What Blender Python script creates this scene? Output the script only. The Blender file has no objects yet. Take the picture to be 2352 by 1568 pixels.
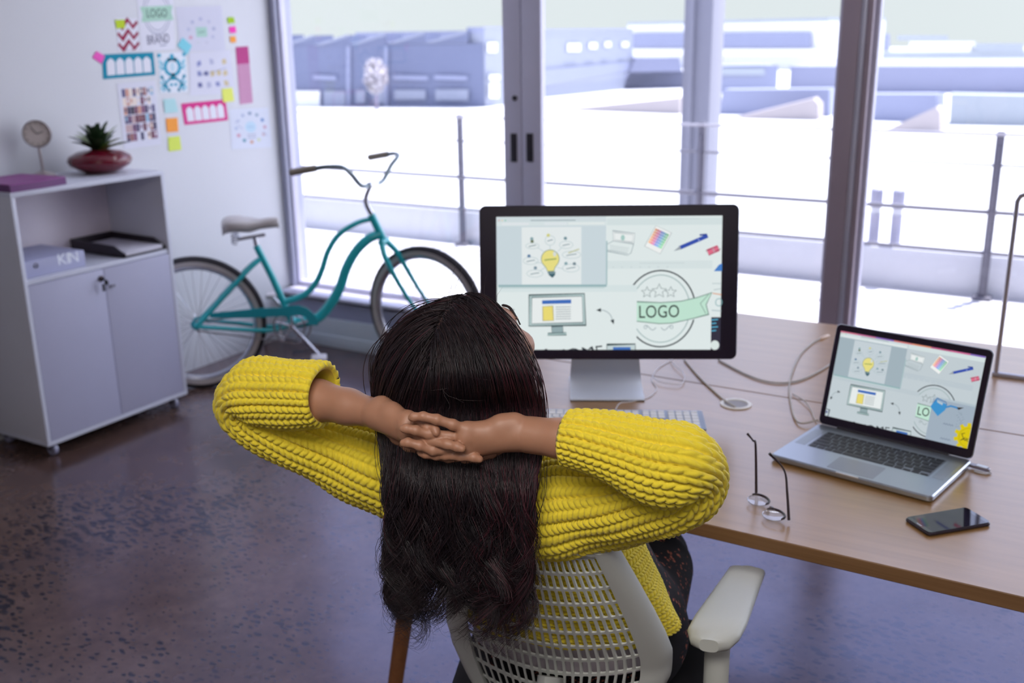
import bpy, bmesh, math, random
import numpy as np
from mathutils import Vector, Matrix
from mathutils.geometry import tessellate_polygon
random.seed(7); rng = np.random.default_rng(7)
PI = math.pi
scene = bpy.context.scene
COL = scene.collection

# ------------------------------------------------------------------ camera model (2352 x 1568 frame)
FPX, YAW, PITCH, ROLL = 2385.2, .53709, .28865, -.01455
CX, CY, CAMH = 1176., 784., 1.66
_f = np.array([-math.sin(YAW)*math.cos(PITCH), math.cos(YAW)*math.cos(PITCH), -math.sin(PITCH)])
_r0 = np.array([math.cos(YAW), math.sin(YAW), 0.]); _u0 = np.cross(_r0, _f)
_r = _r0*math.cos(ROLL)+_u0*math.sin(ROLL); _u = -_r0*math.sin(ROLL)+_u0*math.cos(ROLL)
CAM = np.array([0, 0, CAMH])
def ray(x, y): return _f+_r*((x-CX)/FPX)-_u*((y-CY)/FPX)
def onz(x, y, z): d = ray(x, y); return CAM+d*((z-CAMH)/d[2])
def onx(x, y, X): d = ray(x, y); return CAM+d*(X/d[0])
def ony(x, y, Y): d = ray(x, y); return CAM+d*(Y/d[1])
def at(x, y, dep): return CAM+ray(x, y)*dep
def depth_of(P): return (np.asarray(P)-CAM)@_f
cd = bpy.data.cameras.new('camera'); cam = bpy.data.objects.new('camera', cd); COL.objects.link(cam)
M = Matrix.Identity(4)
for i in range(3):
    M[i][0] = _r[i]; M[i][1] = _u[i]; M[i][2] = -_f[i]; M[i][3] = CAM[i]
cam.matrix_world = M
cd.sensor_width = 36.; cd.sensor_fit = 'HORIZONTAL'; cd.lens = FPX/2352*36
cd.clip_start = .05; cd.clip_end = 2000
cd.dof.use_dof = True; cd.dof.focus_distance = 1.50; cd.dof.aperture_fstop = 4.6
scene.camera = cam

# ------------------------------------------------------------------ materials
def lin(c):
    out = []
    for v in c[:3]:
        v = v/255.
        out.append(v/12.92 if v <= .04045 else ((v+.055)/1.055)**2.4)
    return out
def L4(c): return (*lin(c), 1.)
MATS = {}
def pm(name, rgb, rough=.5, metal=0., var=.04, vscale=12., bump=0., bscale=80., spec=.5, coat=0., emit=0., alpha=1., trans=0., sheen=0., coord='Object'):
    """principled material with a gentle noise variation of its colour"""
    if name in MATS: return MATS[name]
    m = bpy.data.materials.new(name); m.use_nodes = True; nt = m.node_tree; N = nt.nodes
    b = N['Principled BSDF']; c = lin(rgb)
    b.inputs['Roughness'].default_value = rough; b.inputs['Metallic'].default_value = metal
    b.inputs['Specular IOR Level'].default_value = spec; b.inputs['Coat Weight'].default_value = coat
    b.inputs['Alpha'].default_value = alpha; b.inputs['Transmission Weight'].default_value = trans
    b.inputs['Sheen Weight'].default_value = sheen
    tc = N.new('ShaderNodeTexCoord')
    nz = N.new('ShaderNodeTexNoise'); nz.inputs['Scale'].default_value = vscale; nz.inputs['Detail'].default_value = 3
    nt.links.new(tc.outputs[coord], nz.inputs['Vector'])
    mx = N.new('ShaderNodeMix'); mx.data_type = 'RGBA'
    mx.inputs[6].default_value = (*[v*(1-var) for v in c], 1); mx.inputs[7].default_value = (*[min(1, v*(1+var)) for v in c], 1)
    nt.links.new(nz.outputs['Fac'], mx.inputs[0]); nt.links.new(mx.outputs[2], b.inputs['Base Color'])
    if emit:
        nt.links.new(mx.outputs[2], b.inputs['Emission Color']); b.inputs['Emission Strength'].default_value = emit
        b.inputs['Base Color'].default_value = (0, 0, 0, 1); nt.links.remove(b.inputs['Base Color'].links[0])
    if bump:
        n2 = N.new('ShaderNodeTexNoise'); n2.inputs['Scale'].default_value = bscale; n2.inputs['Detail'].default_value = 4
        nt.links.new(tc.outputs[coord], n2.inputs['Vector'])
        bp = N.new('ShaderNodeBump'); bp.inputs['Strength'].default_value = bump; bp.inputs['Distance'].default_value = .002
        nt.links.new(n2.outputs['Fac'], bp.inputs['Height']); nt.links.new(bp.outputs['Normal'], b.inputs['Normal'])
    MATS[name] = m
    return m
def glass_mat(name, tint=(1, 1, 1), refl=.08, rough=.0):
    if name in MATS: return MATS[name]
    m = bpy.data.materials.new(name); m.use_nodes = True; nt = m.node_tree; N = nt.nodes; N.clear()
    o = N.new('ShaderNodeOutputMaterial'); mix = N.new('ShaderNodeMixShader'); t = N.new('ShaderNodeBsdfTransparent')
    g = N.new('ShaderNodeBsdfGlossy'); lw = N.new('ShaderNodeLayerWeight'); lw.inputs[0].default_value = .5; pw = N.new('ShaderNodeMath'); pw.operation = 'POWER'; pw.inputs[1].default_value = 5.; mu = N.new('ShaderNodeMath'); mu.operation = 'MULTIPLY_ADD'
    t.inputs[0].default_value = (*tint, 1); g.inputs['Roughness'].default_value = rough
    mu.inputs[1].default_value = .9; mu.inputs[2].default_value = refl
    nt.links.new(lw.outputs['Facing'], pw.inputs[0]); nt.links.new(pw.outputs[0], mu.inputs[0]); nt.links.new(mu.outputs[0], mix.inputs[0])
    nt.links.new(t.outputs[0], mix.inputs[1]); nt.links.new(g.outputs[0], mix.inputs[2]); nt.links.new(mix.outputs[0], o.inputs[0])
    MATS[name] = m; return m
def flat(rgb, e=0.):
    """ink / pixel colour: emissive when e > 0"""
    return pm('ink_%d_%d_%d%s' % (*rgb, '_lit' if e else ''), rgb, rough=.7, var=.01, emit=e, spec=.2)

# ------------------------------------------------------------------ mesh building
TW = {}
def rotz(a): c, s = math.cos(a), math.sin(a); return np.array([[c, -s, 0], [s, c, 0], [0, 0, 1.]])
def rotax(ax, a):
    return np.array(Matrix.Rotation(a, 3, Vector(ax)))
def unit(v): v = np.asarray(v, float); return v/(np.linalg.norm(v)+1e-12)
def spline(pts, n, closed=False):
    """Catmull-Rom through pts"""
    P = np.asarray(pts, float); k = len(P)
    if closed: idx = lambda i: i % k; segs = k
    else: idx = lambda i: min(max(i, 0), k-1); segs = k-1
    out = []
    T = np.linspace(0, segs, n, endpoint=not closed)
    for t in T:
        i = min(int(t), segs-1); u = t-i
        p0, p1, p2, p3 = P[idx(i-1)], P[idx(i)], P[idx(i+1)], P[idx(i+2)]
        out.append(.5*((2*p1)+(-p0+p2)*u+(2*p0-5*p1+4*p2-p3)*u*u+(-p0+3*p1-3*p2+p3)*u**3))
    return np.array(out)
def rrect(w, h, r, seg=5, inset=0.):
    w -= 2*inset; h -= 2*inset; r = max(r-inset, 1e-5); o = []
    for cx, cy, a0 in ((w/2-r, h/2-r, 0), (-w/2+r, h/2-r, PI/2), (-w/2+r, -h/2+r, PI), (w/2-r, -h/2+r, 1.5*PI)):
        for i in range(seg+1):
            a = a0+PI/2*i/seg; o.append((cx+r*math.cos(a), cy+r*math.sin(a)))
    return o
class MB:
    def __init__(s): s.v = []; s.f = []; s.m = []; s.sm = []; s.cur = 0; s.smooth = True; s.uv = None
    def add(s, vs, fs, mat=None, smooth=None):
        b = len(s.v); s.v.extend([tuple(map(float, p)) for p in vs])
        s.f.extend([tuple(b+i for i in f) for f in fs])
        s.m.extend([s.cur if mat is None else mat]*len(fs)); s.sm.extend([s.smooth if smooth is None else smooth]*len(fs)); return s
    def box(s, c, size, R=None, bev=.0, mat=None):
        x, y, z = [d/2 for d in size]; c = np.array(c, float); R = np.eye(3) if R is None else R
        if bev <= 0:
            vs = [c+R@np.array((sx*x, sy*y, sz*z)) for sz in (-1, 1) for sy in (-1, 1) for sx in (-1, 1)]
            fs = [(0, 2, 3, 1), (4, 5, 7, 6), (0, 1, 5, 4), (2, 6, 7, 3), (0, 4, 6, 2), (1, 3, 7, 5)]
            return s.add(vs, fs, mat, False)
        bm = bmesh.new(); bmesh.ops.create_cube(bm, size=1.)
        for v in bm.verts: v.co = Vector((v.co.x*2*x, v.co.y*2*y, v.co.z*2*z))
        bmesh.ops.bevel(bm, geom=bm.edges[:], offset=min(bev, x*.95, y*.95, z*.95), segments=2, affect='EDGES', profile=.6)
        bm.verts.index_update()
        vs = [c+R@np.array(v.co) for v in bm.verts]; fs = [[v.index for v in f.verts] for f in bm.faces]; bm.free()
        return s.add(vs, fs, mat)
    def tube(s, path, r, seg=10, cap=True, mat=None, closed=False, flat_=(1, 1), up=None):
        P = np.asarray(path, float); n = len(P); r = np.broadcast_to(np.asarray(r, float), (n,))
        T = np.empty_like(P)
        if closed: T = np.roll(P, -1, 0)-np.roll(P, 1, 0)
        else:
            T[1:-1] = P[2:]-P[:-2]; T[0] = P[1]-P[0]; T[-1] = P[-1]-P[-2]
        T /= np.linalg.norm(T, axis=1)[:, None]+1e-12
        u = np.asarray(up if up is not None else ((0, 0, 1) if abs(T[0][2]) < .9 else (1, 0, 0)), float)
        rings = []
        for i in range(n):
            if up is not None: u = np.asarray(up, float)
            a = u-T[i]*(u@T[i]); a = unit(a); u = a; b = np.cross(T[i], a)
            for k in range(seg):
                t = 2*PI*k/seg; rings.append(P[i]+r[i]*(a*math.cos(t)*flat_[0]+b*math.sin(t)*flat_[1]))
        fs = []
        for i in range(n if closed else n-1):
            j = (i+1) % n
            for k in range(seg):
                l = (k+1) % seg; fs.append((i*seg+k, i*seg+l, j*seg+l, j*seg+k))
        if cap and not closed: fs += [tuple(range(seg))[::-1], tuple((n-1)*seg+k for k in range(seg))]
        return s.add(rings, fs, mat)
    def lathe(s, prof, c=(0, 0, 0), seg=24, R=None, mat=None, cap=True):
        c = np.array(c, float); R = np.eye(3) if R is None else R; vs = []; n = len(prof)
        for r, z in prof:
            for k in range(seg):
                t = 2*PI*k/seg; vs.append(c+R@np.array((r*math.cos(t), r*math.sin(t), z)))
        fs = [(i*seg+k, i*seg+(k+1) % seg, (i+1)*seg+(k+1) % seg, (i+1)*seg+k) for i in range(n-1) for k in range(seg)]
        if cap: fs += [tuple(range(seg))[::-1], tuple((n-1)*seg+k for k in range(seg))]
        return s.add(vs, fs, mat)
    def slab(s, w, h, r, z0, z1, bev=.001, f=None, mat=None, seg=5):
        """rounded slab in xy from z0 to z1, f maps local point to final"""
        f = f or (lambda p: p); rings = []
        for ins, z in ((bev, z0), (0, z0+bev), (0, z1-bev), (bev, z1)):
            rings.append([f(np.array((x, y, z))) for x, y in rrect(w, h, r, seg, ins)])
        n = len(rings[0]); vs = sum(rings, [])
        fs = [(i*n+k, i*n+(k+1) % n, (i+1)*n+(k+1) % n, (i+1)*n+k) for i in range(3) for k in range(n)]
        fs += [tuple(range(n))[::-1], tuple(3*n+k for k in range(n))]
        return s.add(vs, fs, mat)
    def grid(s, P, closed_u=False, closed_v=False, mat=None, flip=False):
        """P: array (nu, nv, 3)"""
        nu, nv = P.shape[:2]; fs = []
        for i in range(nu if closed_u else nu-1):
            for j in range(nv if closed_v else nv-1):
                a, b, c, d = i*nv+j, ((i+1) % nu)*nv+j, ((i+1) % nu)*nv+(j+1) % nv, i*nv+(j+1) % nv
                fs.append((d, c, b, a) if flip else (a, b, c, d))
        return s.add(P.reshape(-1, 3), fs, mat)
    def poly(s, pts, mat=None):
        pts = [tuple(p) for p in pts]
        return s.add(pts, [tuple(range(len(pts)))], mat, False)
    def prism(s, pts2, f, d0, d1, mat=None):
        n = len(pts2); vs = [f(np.array((x, y, d0))) for x, y in pts2]+[f(np.array((x, y, d1))) for x, y in pts2]
        fs = [(k, (k+1) % n, n+(k+1) % n, n+k) for k in range(n)]
        tri = tessellate_polygon([[Vector((x, y, 0)) for x, y in pts2]])
        fs += [tuple(t)[::-1] for t in tri]+[tuple(n+i for i in t) for t in tri]
        return s.add(vs, fs, mat, False)
    def build(s, name, mats, parent=None, world=True, sharp=40, **props):
        if not isinstance(mats, (list, tuple)): mats = [mats]
        V = np.array(s.v, float).reshape(-1, 3)
        if parent is not None and world:
            root = parent
            while root.parent: root = root.parent
            Rm, t = TW.get(root.name, (np.eye(3), np.zeros(3))); V = (V-t)@Rm
        return raw_mesh(name, V, s.f, mats, parent, s.m, s.sm, sharp, **props)
def raw_mesh(name, V, F, mats, parent=None, mi=None, sm=None, sharp=None, **props):
    me = bpy.data.meshes.new(name)
    if isinstance(F, np.ndarray):
        nf, k = F.shape; me.vertices.add(len(V)); me.vertices.foreach_set('co', np.ascontiguousarray(V, dtype=np.float32).ravel())
        me.loops.add(nf*k); me.loops.foreach_set('vertex_index', np.ascontiguousarray(F, dtype=np.int32).ravel())
        me.polygons.add(nf); me.polygons.foreach_set('loop_start', np.arange(0, nf*k, k, dtype=np.int32))
        me.update(calc_edges=True)
    else: me.from_pydata([tuple(v) for v in V], [], F)
    for m in mats: me.materials.append(m)
    if mi is not None: me.polygons.foreach_set('material_index', np.array(mi, dtype=np.int32))
    if sm is None: sm = np.ones(len(me.polygons), bool)
    me.polygons.foreach_set('use_smooth', np.array(sm, dtype=bool))
    if not isinstance(F, np.ndarray):
        bm = bmesh.new(); bm.from_mesh(me); bmesh.ops.recalc_face_normals(bm, faces=bm.faces[:]); bm.to_mesh(me); bm.free()
    if sharp: me.set_sharp_from_angle(angle=math.radians(sharp))
    me.update()
    o = bpy.data.objects.new(name, me); COL.objects.link(o)
    if parent is not None: o.parent = parent
    for k, v in props.items(): o[k] = v
    return o
def thing(name, label, cat, loc=(0, 0, 0), rz=0., group=None):
    o = bpy.data.objects.new(name, None); COL.objects.link(o); o.empty_display_size = .05
    o.location = tuple(map(float, loc)); o.rotation_euler = (0, 0, rz); o['label'] = label; o['category'] = cat
    if group: o['group'] = group
    TW[o.name] = (rotz(rz), np.array(loc, float)); return o
def tag(o, label, cat, group=None):
    o['label'] = label; o['category'] = cat
    if group: o['group'] = group
    return o
def struct(name, mb, mats, parent=None, **k):
    o = mb.build(name, mats, parent, **k)
    if parent is None: o['kind'] = 'structure'
    return o

# ------------------------------------------------------------------ flat drawing on real surfaces
_tc = {}
def text_tris(s):
    if s in _tc: return _tc[s]
    cu = bpy.data.curves.new('tmp', 'FONT'); cu.body = s; cu.size = 1.; cu.align_x = 'CENTER'; cu.align_y = 'CENTER'; cu.resolution_u = 3
    o = bpy.data.objects.new('tmp', cu); COL.objects.link(o); dg = bpy.context.evaluated_depsgraph_get()
    me = o.evaluated_get(dg).to_mesh(); me.calc_loop_triangles()
    v = np.array([(p.co.x, p.co.y) for p in me.vertices]); t = [tuple(q.vertices) for q in me.loop_triangles]
    bpy.data.objects.remove(o); bpy.data.curves.remove(cu); _tc[s] = (v, t); return _tc[s]
class Canvas:
    """drawing in pixel-like units (y down) mapped onto a surface by f(x, y, lift)"""
    def __init__(s, f, e=0., step=.00006): s.f = f; s.mb = MB(); s.mb.smooth = False; s.mats = []; s.e = e; s.z = 1; s.step = step; s.clip = None
    def mi(s, rgb):
        m = flat(tuple(int(c) for c in rgb), s.e)
        if m not in s.mats: s.mats.append(m)
        return s.mats.index(m)
    def lift(s, n=1): s.z += n; return s
    def _put(s, pts, tris, rgb):
        if s.clip:
            x0, y0, x1, y1 = s.clip; pts = [(min(max(x, x0), x1), min(max(y, y0), y1)) for x, y in pts]
        s.mb.add([s.f(x, y, s.z*s.step) for x, y in pts], tris, s.mi(rgb), False)
    def poly(s, pts, rgb):
        t = tessellate_polygon([[Vector((x, y, 0)) for x, y in pts]]); s._put(pts, [tuple(q) for q in t], rgb); return s
    def rect(s, x0, y0, x1, y1, rgb): return s.poly([(x0, y0), (x1, y0), (x1, y1), (x0, y1)], rgb)
    def ell(s, cx, cy, rx, ry, rgb, n=32): return s.poly([(cx+rx*math.cos(2*PI*i/n), cy+ry*math.sin(2*PI*i/n)) for i in range(n)], rgb)
    def line(s, pts, w, rgb, closed=False):
        P = np.array(pts, float); n = len(P); L = []; Rr = []
        for i in range(n):
            a = P[(i-1) % n] if (closed or i > 0) else P[i]; b = P[(i+1) % n] if (closed or i < n-1) else P[i]
            d = b-a; d = d/(np.linalg.norm(d)+1e-9); nn = np.array((-d[1], d[0])); ww = w/2
            if (closed or 0 < i < n-1):
                d0 = P[i]-a; d0 = d0/(np.linalg.norm(d0)+1e-9); ww = w/2/max(.5, abs(d@d0))
            L.append(tuple(P[i]+nn*ww)); Rr.append(tuple(P[i]-nn*ww))
        q = [(i, (i+1) % n, n+(i+1) % n, n+i) for i in range(n if closed else n-1)]
        s._put(L+Rr, q, rgb); return s
    def ring(s, cx, cy, rx, ry, w, rgb, a0=0, a1=2*PI, n=48):
        full = abs(a1-a0) > 6.28; k = n if full else n+1
        return s.line([(cx+rx*math.cos(a0+(a1-a0)*i/n), cy+ry*math.sin(a0+(a1-a0)*i/n)) for i in range(k)], w, rgb, full)
    def text(s, t, x, y, size, rgb, rot=0., sx=1., shear=0.):
        v, tr = text_tris(t); c, sn = math.cos(rot), math.sin(rot)
        pts = [(x+((p[0]*sx+p[1]*shear)*c+p[1]*sn)*size, y+((p[0]*sx)*sn-p[1]*c)*size) for p in v]
        s._put(pts, tr, rgb); return s
    def build(s, name, parent=None, back=None, world=True, **k):
        return s.mb.build(name, s.mats, parent, world=world, **k)
def quad_map(c, n):
    """bilinear map of unit square onto corners TL TR BR BL, lifted along n"""
    c = [np.asarray(p, float) for p in c]; n = np.asarray(n, float)
    def f(u, v, l): return (c[0]*(1-u)+c[1]*u)*(1-v)+(c[3]*(1-u)+c[2]*u)*v+n*l
    return f
# ================================================================== setting
WX, WY, HEAD = -4.07, 4.25, 2.45
FY = 4.38   # plane of the window frames
m_wall = pm('wall_paint', (208, 209, 214), rough=.45, var=.02, vscale=3)
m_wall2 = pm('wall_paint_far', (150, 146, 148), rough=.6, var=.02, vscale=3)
m_ceil = pm('ceiling_paint', (225, 225, 228), rough=.8)
m_alu = pm('anodised_frame', (206, 204, 224), rough=.42, metal=.1, var=.03)
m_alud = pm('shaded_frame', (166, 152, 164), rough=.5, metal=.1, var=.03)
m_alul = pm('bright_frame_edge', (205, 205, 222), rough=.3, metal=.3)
m_pane = glass_mat('window_glass', (.99, .995, 1.), .035)
m_dark = pm('dark_plastic', (36, 32, 40), rough=.4)

def floor_material():
    m = bpy.data.materials.new('polished_concrete'); m.use_nodes = True; nt = m.node_tree; N = nt.nodes; L = nt.links
    b = N['Principled BSDF']; tc = N.new('ShaderNodeTexCoord')
    def noise(sc, det=4, rough=.55, dist=0.):
        n = N.new('ShaderNodeTexNoise'); n.inputs['Scale'].default_value = sc; n.inputs['Detail'].default_value = det
        n.inputs['Roughness'].default_value = rough; n.inputs['Distortion'].default_value = dist
        L.new(tc.outputs['Object'], n.inputs['Vector']); return n
    def ramp(src, stops):
        r = N.new('ShaderNodeValToRGB'); L.new(src, r.inputs[0])
        while len(r.color_ramp.elements) < len(stops): r.color_ramp.elements.new(.5)
        for e, (p, c) in zip(r.color_ramp.elements, stops): e.position = p; e.color = c
        return r
    big = noise(1.1, 5, .6, .6); fine = noise(14, 5, .65)
    base = ramp(big.outputs['Fac'], [(.25, L4((82, 61, 52))), (.5, L4((97, 76, 67))), (.75, L4((116, 96, 88)))])
    mot = ramp(fine.outputs['Fac'], [(.3, (.72, .72, .74, 1)), (.7, (1.12, 1.1, 1.1, 1))])
    mul = N.new('ShaderNodeMix'); mul.data_type = 'RGBA'; mul.blend_type = 'MULTIPLY'; mul.inputs[0].default_value = 1.
    L.new(base.outputs[0], mul.inputs[6]); L.new(mot.outputs[0], mul.inputs[7])
    # exposed dark aggregate, elongated chips gathered in patches
    mp = N.new('ShaderNodeMapping'); mp.inputs['Rotation'].default_value = (0, 0, .35); mp.inputs['Scale'].default_value = (26, 54, 30)
    wob = N.new('ShaderNodeMix'); wob.data_type = 'RGBA'; wob.inputs[0].default_value = .02
    n3 = noise(30, 2); L.new(tc.outputs['Object'], wob.inputs[6]); L.new(n3.outputs['Color'], wob.inputs[7])
    L.new(wob.outputs[2], mp.inputs['Vector'])
    vo = N.new('ShaderNodeTexVoronoi'); vo.feature = 'F1'; vo.voronoi_dimensions = '2D'; vo.inputs['Scale'].default_value = 1.; L.new(mp.outputs[0], vo.inputs['Vector'])
    patch = noise(1.5, 3, .55, .4)
    pr = ramp(patch.outputs['Fac'], [(.36, (.0, 0, 0, 1)), (.66, (1, 1, 1, 1))])
    rnd = N.new('ShaderNodeSeparateColor'); L.new(vo.outputs['Color'], rnd.inputs[0])
    # chip radius = patch * random
    ra = N.new('ShaderNodeMath'); ra.operation = 'MULTIPLY'; L.new(pr.outputs[0], ra.inputs[0]); L.new(rnd.outputs[0], ra.inputs[1])
    rs = N.new('ShaderNodeMath'); rs.operation = 'MULTIPLY_ADD'; rs.inputs[1].default_value = .72; rs.inputs[2].default_value = .03; L.new(ra.outputs[0], rs.inputs[0])
    sub = N.new('ShaderNodeMath'); sub.operation = 'SUBTRACT'; L.new(rs.outputs[0], sub.inputs[0]); L.new(vo.outputs['Distance'], sub.inputs[1])
    chip = ramp(sub.outputs[0], [(.0, (0, 0, 0, 1)), (.09, (1, 1, 1, 1))])
    cm = N.new('ShaderNodeMix'); cm.data_type = 'RGBA'; cm.inputs[7].default_value = L4((27, 26, 31))
    cs = N.new('ShaderNodeMath'); cs.operation = 'MULTIPLY'; cs.inputs[1].default_value = .96; L.new(chip.outputs[0], cs.inputs[0])
    L.new(cs.outputs[0], cm.inputs[0]); L.new(mul.outputs[2], cm.inputs[6]); L.new(cm.outputs[2], b.inputs['Base Color'])
    rr = ramp(noise(2.2, 4, .6).outputs['Fac'], [(.3, (.16, .16, .16, 1)), (.75, (.34, .34, .34, 1))])
    L.new(rr.outputs[0], b.inputs['Roughness']); b.inputs['Specular IOR Level'].default_value = .95; b.inputs['IOR'].default_value = 1.62
    b.inputs['Specular Tint'].default_value = (.56, .58, .98, 1)
    bp = N.new('ShaderNodeBump'); bp.inputs['Strength'].default_value = .08; bp.inputs['Distance'].default_value = .004
    L.new(noise(7, 3).outputs['Fac'], bp.inputs['Height']); L.new(bp.outputs[0], b.inputs['Normal'])
    return m
mb = MB(); mb.box((-.3, .9, -.05), (7.6, 6.7, .1)); struct('floor', mb, floor_material())
mb = MB(); mb.box((-.3, .9, 2.85), (7.6, 6.7, .1)); struct('ceiling', mb, m_ceil)
mb = MB(); mb.box((WX-.05, .95, 1.4), (.1, 7.0, 2.8)); struct('wall_left', mb, m_wall)
mb = MB(); mb.box((3.5, .85, 1.4), (.1, 6.8, 2.8)); struct('wall_right', mb, m_wall2)
mb = MB(); mb.box((-.3, -2.5, 1.4), (7.7, .1, 2.8)); struct('wall_back', mb, m_wall2)
mb = MB(); mb.box((-.3, WY+.12, (2.8+HEAD)/2), (7.6, .28, 2.8-HEAD)); struct('wall_front', mb, m_wall)
mb = MB(); mb.box((WX+.006, .8, .05), (.012, 4.6, .1), bev=.003); struct('baseboard_left', mb, m_wall)
# low upstand below the windows
m_up1 = pm('upstand_board', (196, 204, 214), rough=.5); m_up2 = pm('upstand_plaster', (158, 160, 186), rough=.6)
mb = MB(); mb.box((-.3, WY+.03, .08), (7.5, .06, .16), bev=.004); mb.box((-.3, WY-.006, .034), (7.5, .012, .068), bev=.003)
struct('baseboard_front', mb, m_up1)
mb = MB(); mb.box((-.3, WY+.17, .205), (7.5, .30, .09), bev=.003); struct('trim_1', mb, m_up2)
mb = MB(); mb.box((-.3, WY+.15, .268), (7.5, .32, .036), bev=.004); mb.box((-.3, WY+.0, .262), (7.5, .02, .02), bev=.003)
struct('trim_2', mb, m_alu)
# windows: jamb, sliding panels, panes
def px_x(x, y=300): return ony(x, y, FY)[0]
GLZ = ony(760, 654, FY)[2]
def stile(mb, x0, x1, y0, y1, z0=.286, z1=HEAD, bev=.004): mb.box(((x0+x1)/2, (y0+y1)/2, (z0+z1)/2), (x1-x0, y1-y0, z1-z0), bev=bev)
JX = ony(653, 0, FY+.045)[0]
mb = MB(); stile(mb, WX, WX+.035, FY-.03, FY+.10); struct('trim_3', mb, pm('jamb_lining', (176, 178, 200), rough=.5))
mb = MB(); stile(mb, WX+.03, JX-.012, FY-.03, FY+.045); struct('trim_4', mb, pm('brown_jamb', (104, 92, 102), rough=.5))
def sash(n, x0, x1, yc, lw, rw, label=None):
    mb = MB(); d = .022
    if lw: stile(mb, x0, x0+lw, yc-d, yc+d)
    if rw: stile(mb, x1-rw, x1, yc-d, yc+d)
    stile(mb, x0+lw, x1-rw, yc-d, yc+d, .286, GLZ); stile(mb, x0+lw, x1-rw, yc-d, yc+d, HEAD-.06, HEAD)
    w = struct(n, mb, m_alu)
    g = MB(); g.box(((x0+lw+x1-rw)/2, yc, (GLZ+HEAD-.055)/2), (x1-rw-x0-lw+.01, .008, HEAD-.05-GLZ)); g.build('pane', m_pane, w)
    return w
XM0, XM1, XM2 = px_x(1157), px_x(1198), px_x(1243); XR0, XR1 = px_x(1921), px_x(1986)
w1 = sash('window_1', JX-.012, XM1-.002, FY+.022, .012, XM1-XM0-.002)
w2 = sash('window_2', XM1+.002, XR0, FY+.022, XM2-XM1-.002, .02)
w3 = sash('window_3', XR1, XR1+1.55, FY+.045, .02, .1)
w4 = sash('window_4', XR1+1.55, XR1+3.1, FY+.022, .1, .1)
w5 = sash('window_5', XR1+3.1, 3.45, FY+.045, .1, .06)
for wn, xa, xb in ((w1, 1173, 1188), (w2, 1209, 1225)):
    a = ony(xa, 306, FY); b2 = ony(xb, 372, FY)
    h = MB(); h.box(((a[0]+b2[0])/2, FY-.001, (a[2]+b2[2])/2), (abs(b2[0]-a[0]), .008, abs(a[2]-b2[2])), bev=.006); h.build('handle', m_dark, wn)
lk = ony(1183.5, 225, FY); h = MB(); h.lathe([(.012, 0), (.012, .01), (.008, .013)], lk, 14, rotax((1, 0, 0), PI/2)); h.build('lock', m_dark, w1)
dx = XR1-XR0
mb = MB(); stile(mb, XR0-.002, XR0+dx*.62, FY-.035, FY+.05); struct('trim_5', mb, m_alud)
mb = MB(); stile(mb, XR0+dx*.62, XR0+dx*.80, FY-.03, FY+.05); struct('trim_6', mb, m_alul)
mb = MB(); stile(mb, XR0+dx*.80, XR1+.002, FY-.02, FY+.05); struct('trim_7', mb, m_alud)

# ================================================================== outside
m_deck = pm('deck_boards', (226, 222, 218), rough=.6)
def deck_material():
    m = pm('deck_boards', (226, 222, 218), rough=.6); nt = m.node_tree; N = nt.nodes; L = nt.links; b = N['Principled BSDF']
    tc = N.new('ShaderNodeTexCoord'); w = N.new('ShaderNodeTexBrick'); w.offset = .5
    w.inputs['Scale'].default_value = 1.; w.inputs['Brick Width'].default_value = 3.2; w.inputs['Row Height'].default_value = .16
    w.inputs['Mortar Size'].default_value = .007; w.inputs['Color1'].default_value = L4((206, 204, 208)); w.inputs['Color2'].default_value = L4((214, 212, 214)); w.inputs['Mortar'].default_value = L4((70, 68, 84))
    L.new(tc.outputs['Object'], w.inputs['Vector']); L.new(w.outputs['Color'], b.inputs['Base Color']); return m
mb = MB(); mb.box((-2, 5.93, -2.5), (18, 2.8, 5.)); struct('terrace_floor', mb, deck_material())
m_curb = pm('terrace_curb_render', (200, 201, 208), rough=.7)
mb = MB(); mb.box((-2, 7.2, .13), (18, .24, .27), bev=.01); struct('terrace_kerb', mb, m_curb)
mb = MB(); mb.box((-2, 4.86, 2.98), (18, .66, .16)); struct('roof_overhang', mb, m_curb)
m_rail = pm('railing_steel', (104, 102, 114), rough=.45, metal=.0)
m_railp = pm('railing_sunlit_cable', (160, 158, 168), rough=.4)  # paler top cable, sunlight put into its colour
rl = thing('railing', 'pale steel terrace railing with thin horizontal cables outside the windows', 'railing', (-2.6, 7.0, 0))
for x in (-6.6, -4.62, -2.6, -.70, 1.25, 3.2):
    mb = MB(); mb.box((x, 7.0, .52), (.05, .03, 1.06), bev=.006); mb.box((x, 7.0, .012), (.11, .09, .024), bev=.004); mb.box((x, 6.985, .5), (.012, .05, .92), bev=.003); mb.build('post', m_rail, rl)
for z, r, mm_ in ((1.03, .010, m_railp), (.845, .008, m_rail), (.557, .015, m_rail), (.30, .014, m_rail)):
    mb = MB(); mb.tube([(-10, 6.985, z), (6, 6.985, z)], r, 8); mb.build('cable', mm_, rl)
m_vent = pm('grey_vent', (160, 160, 180), rough=.6)
for i, (px, lab) in enumerate(((2005, 'grey capped vent pipe on the terrace kerb, nearer the window mullion'), (2055, 'grey capped vent pipe on the terrace kerb, farther from the window mullion'))):
    a = ony(px, 556, 7.18); t = thing('vent_pipe', lab, 'pipe', (a[0], 7.18, .265), 0, 'vent pipes on the terrace kerb')
    mb = MB(); mb.lathe([(.036, 0), (.036, .2), (.04, .205)], seg=16); mb.build('pipe', m_vent, t, world=False)
    mb = MB(); mb.lathe([(.034, .20), (.034, .255)], seg=16); mb.build('collar', m_curb, t, world=False)
    mb = MB(); mb.lathe([(.042, .25), (.042, .365), (.03, .375)], seg=16); mb.build('cap', m_vent, t, world=False)
GZ = -5.
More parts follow.
